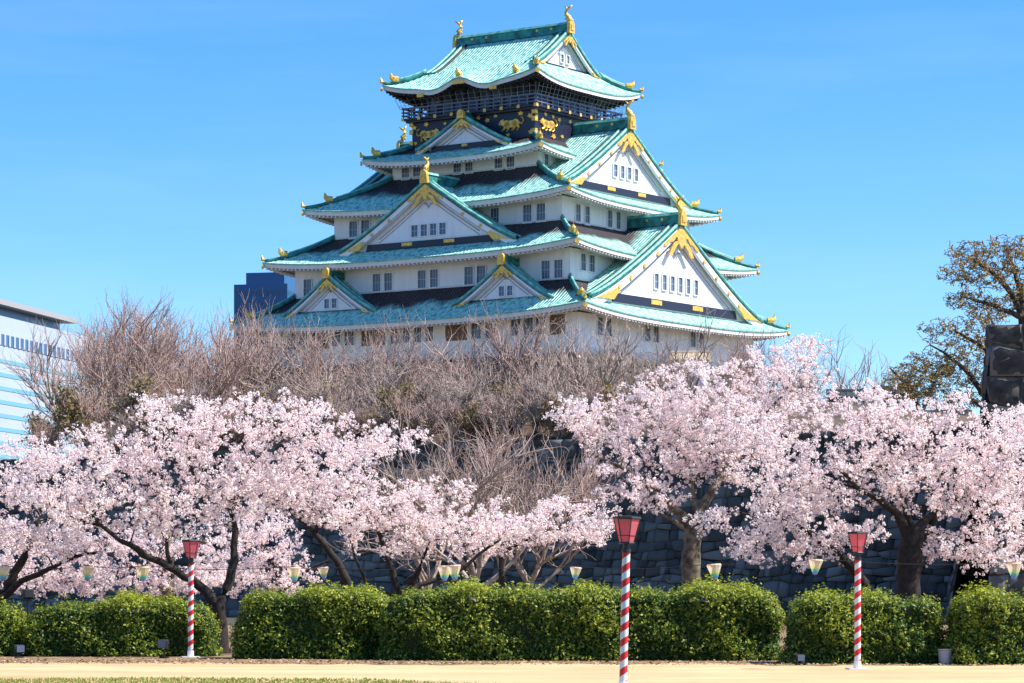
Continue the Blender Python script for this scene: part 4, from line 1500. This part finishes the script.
cherry('cherry_tree', 102, 75,
       [([(-14, 650, 0), (-8, 620, 0), (4, 590, 0), (14, 575, 0), (28, 550, 0), (38, 528, 0), (42, 500, .2), (36, 470, .3)], .19, .04),
        ([(-8, 610, 0), (18, 582, -.3), (45, 571, -.6), (72, 558, -.9), (103, 551, -1.1)], .11, .03)],
       [(10, 478, 60, 34), (40, 452, 50, 22), (-30, 520, 60, 60), (55, 520, 45, 34, -.6), (75, 548, 40, 18, -1), (5, 540, 40, 28)],
       'cherry tree in blossom leaning in from the left edge', hole=.2)
cherry('cherry_tree', 103, 77,
       [([(358, 655, 0), (352, 590, 0), (345, 575, 0), (334, 558, 0), (316, 532, 0), (292, 511, .2), (272, 496, .4), (258, 484, .5)], .15, .05),
        ([(316, 532, 0), (325, 510, -.4), (345, 492, -.8)], .06, .025)],
       [(270, 480, 60, 24), (240, 500, 50, 22, .6), (310, 492, 50, 20), (350, 486, 45, 18, -.8), (345, 450, 45, 20, .6)],
       'cherry tree with a long dark limb leaning left behind the second hedge')
cherry('cherry_tree', 104, 73.5,
       [([(402, 655, 0), (402, 605, 0), (400, 594, 0), (390, 572, 0), (386, 552, 0), (380, 534, 0), (372, 515, .2)], .16, .045),
        ([(402, 605, 0), (412, 582, -.2), (424, 560, -.4), (430, 540, -.5)], .12, .04),
        ([(404, 600, 0), (418, 583, .3), (442, 578, .5), (460, 572, .5), (478, 556, .6), (500, 540, .8)], .08, .03),
        ([(398, 598, 0), (380, 592, -.3), (368, 588, -.5), (362, 578, -.6), (352, 545, -.8)], .06, .025)],
       [(385, 512, 60, 24), (440, 505, 55, 26), (440, 530, 65, 20, -.4), (505, 520, 50, 22, .6), (345, 520, 40, 18, -.8), (410, 488, 40, 14, .4), (400, 545, 50, 12, .3)],
       'low cherry tree in blossom with several stems behind the middle hedge')
cherry('cherry_tree', 105, 76,
       [([(505, 655, 0), (504, 590, 0), (502, 570, 0), (499, 552, 0), (506, 535, 0)], .14, .05),
        ([(500, 556, 0), (520, 540, .2), (550, 530, .4)], .06, .025)],
       [(500, 535, 48, 20), (548, 530, 48, 24), (590, 522, 40, 24, .4), (560, 505, 35, 14), (470, 548, 35, 14)],
       'short dark stemmed cherry tree in blossom left of the middle red lantern')
cherry('cherry_tree', 106, 80,
       [([(689, 655, 0), (690, 610, 0), (691, 570, 0), (692, 540, 0), (696, 518, 0)], .30, .24),
        ([(693, 528, 0), (675, 507, 0), (655, 490, -.2), (625, 470, -.4), (590, 452, -.6)], .14, .03),
        ([(695, 522, 0), (704, 502, .2), (718, 480, .4), (738, 452, .6), (758, 425, .8), (790, 385, 1)], .15, .03),
        ([(690, 532, 0), (668, 515, -.3), (640, 505, -.6)], .07, .03),
        ([(697, 516, 0), (690, 480, .6), (682, 440, 1), (670, 400, 1.2)], .10, .03)],
       [(622, 418, 74, 30), (700, 398, 85, 40), (775, 378, 62, 38, .6), (640, 468, 60, 26, -.4), (720, 452, 90, 42, .4), (572, 412, 34, 18, -.6), (805, 346, 32, 16, 1), (600, 520, 35, 14, -.5),
        (640, 500, 60, 18, -.4), (700, 430, 110, 40, 1)],
       'large blossoming cherry tree with a thick upright grey trunk right of the middle lantern', bark='bark_grey', hole=-.6)
cherry('cherry_tree', 107, 70.5,
       [([(908, 655, 0), (908, 620, 0), (908, 585, 0), (910, 555, 0), (914, 528, 0)], .36, .27),
        ([(910, 545, 0), (904, 522, -.1), (893, 506, -.2), (874, 498, -.4), (857, 487, -.6), (840, 470, -.8)], .15, .04),
        ([(914, 540, 0), (934, 533, .2), (936, 508, .3), (930, 478, .5), (925, 440, .7)], .13, .03),
        ([(916, 530, 0), (940, 505, .4), (975, 490, .6), (1010, 470, .8)], .10, .03),
        ([(912, 528, 0), (900, 490, .6), (880, 455, .8), (868, 420, 1)], .09, .03),
        ([(895, 507, -.2), (850, 485, -.6), (800, 482, -.9)], .05, .02)],
       [(850, 425, 85, 42, .3), (935, 432, 85, 42, .4), (1000, 455, 60, 46, .6), (805, 472, 80, 36, -.4), (900, 480, 95, 36), (985, 505, 65, 32, .4), (745, 430, 45, 34, .4), (872, 392, 42, 12, .6),
        (990, 552, 55, 24, .5), (945, 548, 35, 18, .2), (790, 510, 60, 26, -.6), (1010, 425, 40, 24, .8), (955, 470, 70, 30, .2)],
       'broad cherry tree in blossom with a very thick dark gnarled trunk behind the right hedge', hole=-.6)
cherry('cherry_tree', 108, 73,
       [([(872, 655, 0), (870, 605, 0), (862, 580, 0), (848, 562, -.2), (826, 546, -.5), (803, 527, -.8), (782, 522, -1), (760, 514, -1.2), (728, 511, -1.4)], .20, .03),
        ([(803, 532, -.8), (790, 508, -.9), (768, 495, -1)], .06, .025)],
       [(762, 542, 46, 24, -1), (828, 540, 45, 22, -.6), (745, 560, 26, 16, -1.3), (800, 500, 50, 24, -.8), (715, 520, 40, 14, -1.3), (790, 560, 26, 12, -.8), (860, 530, 35, 18)],
       'cherry tree with one dark limb reaching far left behind the right red lantern')
cherry('cherry_tree', 109, 75,
       [([(1075, 655, 0), (1068, 590, 0), (1055, 560, 0), (1040, 530, 0), (1024, 505, 0)], .22, .05)],
       [(1030, 480, 50, 40), (1040, 540, 50, 30), (1015, 420, 35, 16)],
       'cherry tree in blossom cut off by the right edge')
cherry('cherry_tree', 110, 94,
       [([(168, 645, 0), (168, 600, 0), (167, 560, 0), (165, 510, 0), (160, 480, 0)], .30, .12),
        ([(167, 560, 0), (130, 545, 0), (90, 540, 0)], .08, .03), ([(167, 555, 0), (200, 540, 0), (235, 540, 0)], .08, .03)],
       [(70, 555, 90, 34), (165, 545, 80, 38), (110, 585, 90, 16), (30, 580, 60, 18), (190, 580, 70, 16), (0, 545, 50, 34)],
       'cherry tree with a straight grey trunk in the second row behind the left hedge', bark='bark_grey', twig_density=26, hole=.1)
cherry('cherry_tree', 111, 97,
       [([(292, 645, 0), (290, 605, 0), (280, 575, 0), (262, 545, 0)], .22, .08), ([(288, 590, 0), (305, 570, 0), (330, 560, 0)], .08, .03)],
       [(262, 550, 52, 34), (225, 575, 60, 24), (290, 582, 36, 14), (250, 520, 45, 26)],
       'cherry tree in the second row between the left lantern and the leaning limb', twig_density=26, hole=.1)

# dark limbed trees with ochre buds at the right, on the terrace
BUD = dict(depth=3.2, twig_density=75.0, puffs=4, puff=(.05, .22), petal=(.06, .15), q=6, z0=TH - .1, step=.45, rmin=.022, rgrow=.016, wob=.03, reach=1.0, leaf='ochre', part='foliage', bark='bark_brown',
           cat='tree', group='dark trees by the stone bastion', bud=.22)
cherry('budding_tree', 201, 172,
       [([(1030, 455, 0), (1029, 380, 0), (1026, 340, 0), (1020, 308, 0), (1008, 289, 0), (996, 274, 0), (984, 267, 0), (970, 257, 0)], .55, .07),
        ([(1026, 330, 0), (1022, 299, .5), (1014, 270, 1), (1008, 250, 1.5)], .30, .05),
        ([(1027, 340, 0), (1040, 300, -.5), (1050, 262, -1)], .32, .06),
        ([(1024, 318, 0), (1000, 308, -1), (978, 300, -1.5), (962, 297, -2)], .20, .05)],
       [(975, 254, 36, 15), (1012, 246, 32, 13), (985, 278, 30, 13), (1025, 280, 32, 22), (1055, 262, 35, 25), (968, 300, 28, 12), (1000, 305, 28, 10), (960, 275, 26, 12), (1005, 262, 40, 20)],
       'tall dark limbed tree with ochre leaves rising behind the stone bastion', **BUD)
cherry('budding_tree', 202, 182,
       [([(990, 450, 0), (988, 400, 0), (996, 372, 0), (997, 357, 0), (980, 345, 0), (955, 331, 0)], .42, .08),
        ([(988, 400, 0), (968, 372, .5), (945, 352, 1), (930, 345, 1.2)], .24, .05),
        ([(990, 410, 0), (968, 396, -.6), (950, 400, -.8), (936, 408, -1)], .22, .06),
        ([(997, 357, 0), (1000, 335, .5), (990, 318, .8)], .2, .05)],
       [(955, 332, 42, 17), (988, 316, 26, 12), (930, 368, 34, 20), (965, 365, 36, 24), (915, 388, 26, 14), (955, 398, 40, 16), (1000, 345, 30, 20)],
       'spreading dark tree with ochre buds left of the stone bastion', **dict(BUD, twig_density=72.0, bud=.2))
cherry('budding_tree', 203, 196,
       [([(925, 445, 0), (922, 412, 0), (912, 392, 0), (900, 378, 0), (890, 368, 0)], .28, .05),
        ([(922, 412, 0), (932, 390, .5), (940, 370, .8)], .16, .04)],
       [(902, 380, 24, 14), (925, 385, 28, 18), (940, 368, 20, 12), (885, 395, 14, 10)],
       'low spreading dark tree between the turret and the bastion', **dict(BUD, twig_density=72.0, bud=.2))

# ================================================================== HEDGES
def hedge(seed, px0, px1, top_py, d, depth, label, bulge=0.17, peak=None):
    rng = np.random.default_rng(seed)
    x0, x1 = (px0 - 512) * d / F, (px1 - 512) * d / F
    W = x1 - x0
    H = HC + (HOR - top_py) * d / F - .20
    e = empty('hedge', ((x0 + x1) / 2, d + depth / 2, 0), label, 'hedge', 'clipped hedge sections')
    hw, hd = W / 2, depth / 2
    area = W * H * 1.2 + W * depth + 2 * depth * H
    n = int(area * 620)
    # points on a soft-edged box
    w = np.array([W * H, W * depth, depth * H, depth * H, W * H * .25])
    face = rng.choice(5, n, p=w / w.sum())
    a, b = rng.uniform(-1, 1, n), rng.random(n)
    P = np.zeros((n, 3)); O = np.zeros((n, 3))
    r = .5
    for f in range(5):
        k = face == f
        A, B = a[k], b[k]
        if f in (0, 4):
            s = -1 if f == 0 else 1
            P[k] = np.stack([A * hw, np.full(A.shape, s * hd), B * H], 1); O[k] = (0, s, 0)
        elif f == 1:
            P[k] = np.stack([A * hw, (B * 2 - 1) * hd, np.full(A.shape, H)], 1); O[k] = (0, 0, 1)
        else:
            s = -1 if f == 2 else 1
            P[k] = np.stack([np.full(A.shape, s * hw), A * hd, B * H], 1); O[k] = (s, 0, 0)
    # round the edges off
    q = np.abs(P - np.array([0, 0, 0]))
    cx = np.sign(P[:, 0]) * np.minimum(np.abs(P[:, 0]), hw - r * 1.3)
    cy = np.sign(P[:, 1]) * np.minimum(np.abs(P[:, 1]), hd - r)
    cz = np.clip(P[:, 2], 0.12, H - r)
    C = np.stack([cx, cy, cz], 1)
    D = P - C
    ln = np.linalg.norm(D, axis=1)[:, None] + 1e-6
    nd = D / ln
    rr = np.minimum(ln, r * 1.25)
    Pn = C + nd * rr
    X = Pn[:, 0] + (x0 + x1) / 2
    # clipped but lumpy: soft mounds, and loose shoots on top
    lump = bulge * (np.sin(X * 2.1 + seed) * .5 + np.sin(X * 4.7 + Pn[:, 2] * 3.1 + seed * 2) * .35 + np.sin(Pn[:, 2] * 5.3 + X * 1.3) * .35)
    fine = rng.normal(0, .065, n)
    Pn = Pn + nd * (lump + fine - .02)[:, None]
    topm = (Pn[:, 2] > H - .25)
    Pn[topm, 2] += np.abs(rng.normal(0, .09, topm.sum())) * (rng.random(topm.sum()) < .4)
    Pn[:, 2] = np.maximum(Pn[:, 2], .05)
    ends = np.clip((np.abs(Pn[:, 0]) - (hw - 1.1)) / 1.1, 0, 1.15) ** 2
    Pn[:, 2] *= 1 - .13 * ends
    inner = rng.random(n) < .35
    Pn[inner] -= nd[inner] * rng.uniform(.03, .16, inner.sum())[:, None]
    # sprigs: three or four leaves together
    m = 3
    C3 = np.repeat(Pn, m, axis=0) + rng.normal(0, .028, (n * m, 3))
    O3 = np.repeat(nd * .8 + O * .3, m, axis=0)
    V, Q = quads(rng, C3, rng.uniform(.05, .10, n * m), up=.5, out=O3, aspect=.55)
    # new growth on outer sprigs; top light painted in as more yellow-green higher up
    growth_and_light = np.clip(-.10 + .40 * (fine + lump * .45) / .1 + rng.normal(0, .25, n) + .45 * (Pn[:, 2] / H) ** 2, 0, 1)
    link(bpy.data.objects.new('foliage', np_mesh('foliage', V, Q, M['hedge'], tint=np.repeat(growth_and_light, m))), e)
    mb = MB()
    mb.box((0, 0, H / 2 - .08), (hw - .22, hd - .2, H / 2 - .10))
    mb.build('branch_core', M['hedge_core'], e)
    return e


hedge(1, -40, 20, 597, 69.5, 1.5, 'clipped green hedge cut off by the left edge')
hedge(2, 25, 214, 597, 69.2, 1.6, 'clipped green hedge behind the leftmost red lantern post')
hedge(3, 236, 393, 587, 66.8, 1.7, 'clipped green hedge right of the forked cherry trunk')
hedge(4, 379, 784, 585, 65.4, 1.8, 'longest clipped green hedge, behind the middle red lantern post')
hedge(5, 788, 947, 590, 62.6, 1.7, 'rounded green hedge behind the rightmost red lantern post', .2)
hedge(6, 958, 1260, 590, 62.0, 1.8, 'green hedge at the right edge')

# ================================================================== LANTERN POSTS
def lantern_post(px, d, lean, label, spin=0.0, H=2.78):
    e = empty('lantern_post', ((px - 512) * d / F, d, 0), label, 'street lamp', 'red lanterns on striped posts', spin)
    e.rotation_euler = (0, lean, spin)
    # pole: a helical band of red on white, two paints on one surface
    mb = MB()
    n, rings = 16, 96
    z0, z1, r = 0.03, H * .80, .066
    V = []
    for i in range(rings + 1):
        z = z0 + (z1 - z0) * i / rings
        tw = 2 * math.pi * (z / .235)
        for k in range(n):
            an = 2 * math.pi * k / n + tw
            V.append((r * math.cos(an), r * math.sin(an), z))
    for i in range(rings):
        for k in range(n):
            mb.add([], [], 0)
    b = mb.n
    mb.v.extend(V); mb.uv.extend([(0, 0)] * len(V)); mb.t.extend([0.0] * len(V)); mb.n += len(V)
    for i in range(rings):
        for k in range(n):
            mb.f.append((b + i * n + k, b + i * n + (k + 1) % n, b + (i + 1) * n + (k + 1) % n, b + (i + 1) * n + k))
            mb.mi.append(0 if k < 8 else 1)
    mb.build('pole', [M['red'], M['white']], e, True)
    mb = MB()
    mb.tube([(0, 0, z1), (0, 0, z1 + .04), (0, 0, H * .83), (0, 0, H * .86)], [.06, .052, .05, .05], 12)
    mb.tube([(0, 0, z1 - .01), (0, 0, z1 + .05)], .075, 12)
    mb.build('neck', M['iron'], e)
    # shade: six sided, wider at the top
    zb_, zt_ = H * .852, H * .992
    rb, rt_ = .115, .215
    mb = MB()
    ns = 6
    hexa = lambda rad, z: [(rad * math.cos(2 * math.pi * k / ns + .26), rad * math.sin(2 * math.pi * k / ns + .26), z) for k in range(ns)]
    mb.add(hexa(rb, zb_) + hexa(rt_, zt_), [(k, (k + 1) % ns, (k + 1) % ns + ns, k + ns) for k in range(ns)] + [tuple(range(ns))[::-1]])
    sh_ = mb.build('lamp_shade', M['shade'], e)
    mb = MB()
    A, B = hexa(rb + .004, zb_), hexa(rt_ + .004, zt_)
    for k in range(ns):
        mb.tube([A[k], B[k]], .009, 5)
        mb.tube([B[k], B[(k + 1) % ns]], .016, 5)
        mb.tube([A[k], A[(k + 1) % ns]], .014, 5)
        c_, d_ = [A[q][0] * .7 + B[q][0] * .3 for q in (k, (k + 1) % ns)], [A[q][1] * .7 + B[q][1] * .3 for q in (k, (k + 1) % ns)]
        zz = zb_ * .7 + zt_ * .3
        mb.tube([(c_[0], d_[0], zz), (c_[1], d_[1], zz)], .006, 4)
    mb.build('shade_frame', M['iron'], sh_)
    mb = MB()
    mb.add(hexa(rt_ + .022, zt_ + .004) + hexa(rt_ + .012, zt_ + .03) + [(0, 0, zt_ + .05)],
           [(k, (k + 1) % ns, (k + 1) % ns + ns, k + ns) for k in range(ns)] + [(k + ns, (k + 1) % ns + ns, 2 * ns) for k in range(ns)] + [tuple(range(ns))[::-1]])
    mb.build('cap', M['iron'], e)
    mb = MB()
    mb.box((0, 0, .015), (.21, .21, .015))
    mb.tube([(0, 0, .03), (0, 0, .17)], [.082, .072], 12)
    mb.build('base_plate', M['white'], e)
    return e


lantern_post(190.5, 68.4, R(.4), 'red lantern on a striped post before the left hedge, far left of the three', .2)
lantern_post(623, 46.0, R(1.6), 'nearest and largest red lantern on a leaning striped post', .55)
lantern_post(857.5, 58.6, R(.2), 'red lantern on a striped post before the rounded hedge at right', .1)

# ------------------------------------------------------------------ string of little painted lanterns
def painted_lantern_material():
    m = bpy.data.materials.new('painted_paper')
    m.use_nodes = True
    n, l = m.node_tree.nodes, m.node_tree.links
    b = n['Principled BSDF']
    t = n.new('ShaderNodeTexCoord')
    s = n.new('ShaderNodeSeparateXYZ')
    l.new(t.outputs['Generated'], s.inputs[0])
    r = n.new('ShaderNodeValToRGB')
    e = r.color_ramp.elements
    e[0].position, e[0].color = .0, (.85, .25, .45, 1)
    e[1].position, e[1].color = 1., (.90, .62, .40, 1)
    for p_, c_ in ((.10, (.35, .35, .85)), (.20, (.15, .55, .80)), (.34, (.25, .70, .35)), (.46, (.95, .80, .35)), (.68, (.95, .82, .62))):
        x = e.new(p_); x.color = (*c_, 1)
    l.new(s.outputs['Z'], r.inputs['Fac'])
    l.new(r.outputs['Color'], b.inputs['Base Color'])
    b.inputs['Roughness'].default_value = .7
    tr = n.new('ShaderNodeBsdfTranslucent')
    l.new(r.outputs['Color'], tr.inputs['Color'])
    ms = n.new('ShaderNodeMixShader')
    ms.inputs['Fac'].default_value = .35
    l.new(b.outputs['BSDF'], ms.inputs[1]); l.new(tr.outputs['BSDF'], ms.inputs[2])
    l.new(ms.outputs['Shader'], n['Material Output'].inputs['Surface'])
    return m


PL = painted_lantern_material()
LSP = [(4, 566, 'painted paper lantern on the wire at the far left edge'), (88, 566, 'painted paper lantern on the wire left of the grey cherry trunk'),
       (143, 566, 'painted paper lantern on the wire close to the grey cherry trunk'), (294, 567, 'painted paper lantern on the wire left of the leaning dark limb'),
       (323, 567, 'small painted paper lantern right beside the leaning dark limb'), (445, 566, 'pale painted lantern behind another one over the middle hedge'),
       (454, 565, 'bright painted lantern over the middle hedge right of the many stemmed cherry'), (576, 567, 'small painted lantern on the wire left of the nearest red lantern'),
       (714, 564, 'painted lantern on the wire right of the thick upright trunk'), (816, 559, 'painted lantern on the wire left of the rightmost red lantern'),
       (1014, 563, 'painted lantern on the wire at the far right edge')]
lm = MB()
ns = 10
hh, rb, rt_ = .36, .085, .18
ringp = lambda rad, z: [(rad * math.cos(2 * math.pi * k / ns), rad * math.sin(2 * math.pi * k / ns), z) for k in range(ns)]
lm.add(ringp(rb * .6, -hh) + ringp(rb, -hh + .07) + ringp(rt_, -.03) + ringp(rt_ * .9, 0) + [(0, 0, -hh - .02)],
       [(i * ns + k, i * ns + (k + 1) % ns, (i + 1) * ns + (k + 1) % ns, (i + 1) * ns + k) for i in range(3) for k in range(ns)] + [(4 * ns, (k + 1) % ns, k) for k in range(ns)])
l0 = None
lw = []
for i, (px, py, lb) in enumerate(LSP):
    d = 68.6 - (px - 500) * .0062 + (1.2 if i in (4, 5) else 0) + 1.0
    p = at(px, py, d)
    sc_ = .8 if i in (4, 7) else 1.0
    if l0 is None:
        l0 = lm.build('string_lantern', PL)
        o = l0
    else:
        o = l0.copy()
        link(o)
    o.location = p
    o.scale = (sc_,) * 3
    o.rotation_euler = (R(4 * math.sin(i * 2.1)), R(5 * math.cos(i * 1.7)), i)
    tag(o, lb, 'lantern', 'painted lanterns hung on a wire')
    lw.append(Vector(p))
mb = MB()
ext = [Vector(at(-60, 563, 73))] + lw + [Vector(at(1090, 560, 66))]
pts = []
for a, b in zip(ext[:-1], ext[1:]):
    for k in range(6):
        t = k / 6
        q = a.lerp(b, t)
        q.z += .012 - .09 * math.sin(math.pi * t) * min(1, (b - a).length / 2)
        pts.append(q)
pts.append(ext[-1])
mb.tube(pts, .008, 4)
tag(mb.build('lantern_wire', M['iron']), 'thin dark wire strung behind the hedges carrying the painted lanterns', 'wire')

# ------------------------------------------------------------------ floodlights and small things at the hedge foot
def floodlight(px, d, h, label, rz=0.0, s=1.0, colm='iron'):
    e = empty('floodlight', ((px - 512) * d / F, d, 0), label, 'floodlight', 'floodlights at the hedge', rz)
    mb = MB()
    mb.box((0, 0, .02), (.09, .07, .02))
    mb.tube([(0, 0, .04), (0, 0, h - .16 * s)], .025, 8)
    mb.tube([(-.16 * s, 0, h), (-.16 * s, 0, h - .16 * s), (.16 * s, 0, h - .16 * s), (.16 * s, 0, h)], .014, 6)
    mb.build('stand', M['iron'], e)
    mb = MB()
    V = []
    for y, w_, hz in ((-.12, .145, .12), (.02, .145, .12), (.12, .09, .07)):
        V += [(-w_ * s, y * s, h - hz * s), (w_ * s, y * s, h - hz * s), (w_ * s, y * s, h + hz * s + y * .25), (-w_ * s, y * s, h + hz * s + y * .25)]
    mb.add(V, [(0, 1, 5, 4), (1, 2, 6, 5), (2, 3, 7, 6), (3, 0, 4, 7), (4, 5, 9, 8), (5, 6, 10, 9), (6, 7, 11, 10), (7, 4, 8, 11), (8, 9, 10, 11)])
    hd = mb.build('lamp_housing', M[colm], e)
    mb = MB()
    mb.box((0, -.115 * s, h), (.13 * s, .008, .105 * s))
    mb.build('lamp_glass', M['glass'], hd)
    return e


floodlight(19, 68.0, .22, 'dark floodlight low on the soil in the gap of the left hedges', .6, .75)
floodlight(28, 70.0, 1.50, 'dark floodlight on a tall stand in the gap of the left hedges', math.pi + .4, 1.0)
floodlight(164, 67.6, .34, 'dark floodlight at the foot of the left hedge', -.4, .85)
floodlight(800, 61.6, .16, 'tiny floodlight on the soil before the gap left of the rounded hedge', .3, .6)
# pale tub in the gap at right
mb = MB()
x = (945 - 512) * 62.2 / F
prof = [(.0, .0), (.12, .0), (.135, .03), (.15, .30), (.165, .31), (.165, .34), (.14, .34), (.13, .05), (0, .05)]
nn = 16
V = [(x + r * math.cos(2 * math.pi * k / nn), 62.2 + r * math.sin(2 * math.pi * k / nn), z) for r, z in prof for k in range(nn)]
mb.add(V, [(i * nn + k, i * nn + (k + 1) % nn, (i + 1) * nn + (k + 1) % nn, (i + 1) * nn + k) for i in range(len(prof) - 1) for k in range(nn)])
tag(mb.build('tub', M['grey_metal']), 'small grey tub standing in the hedge gap near the right edge', 'tub')
# dark rail fence behind the same gap
e = empty('rail_fence', ((950 - 512) * 66 / F, 66.0, 0), 'low dark rail fence seen through the hedge gap at right', 'fence')
for z in (.95, .62):
    mb = MB()
    mb.box((0, 0, z), (1.0, .03, .05))
    mb.build('rail', M['darkwood'], e)
for x in (-.9, 0.05, .9):
    mb = MB()
    mb.box((x, .06, .52), (.05, .05, .52))
    mb.build('post', M['darkwood'], e)
# fallen leaves and petals on the soil
rng = np.random.default_rng(77)
n = 5200
x = rng.uniform(-14, 14, n)
y = 62.3 - .075 * x + np.abs(rng.normal(0, 2.4, n)) - .5
V, Q = quads(rng, np.stack([x, y, rng.uniform(.012, .03, n)], 1), rng.uniform(.03, .08, n), up=2.2)
tag(link(bpy.data.objects.new('leaf_litter', np_mesh('leaf_litter', V, Q, mat('dry_leaf', (.20, .11, .05), .9, attr=(.5, .36, .24)), tint=rng.random(n) ** 1.4))),
    'dry leaves and petals scattered on the soil before the hedges', 'leaves', kind='stuff')
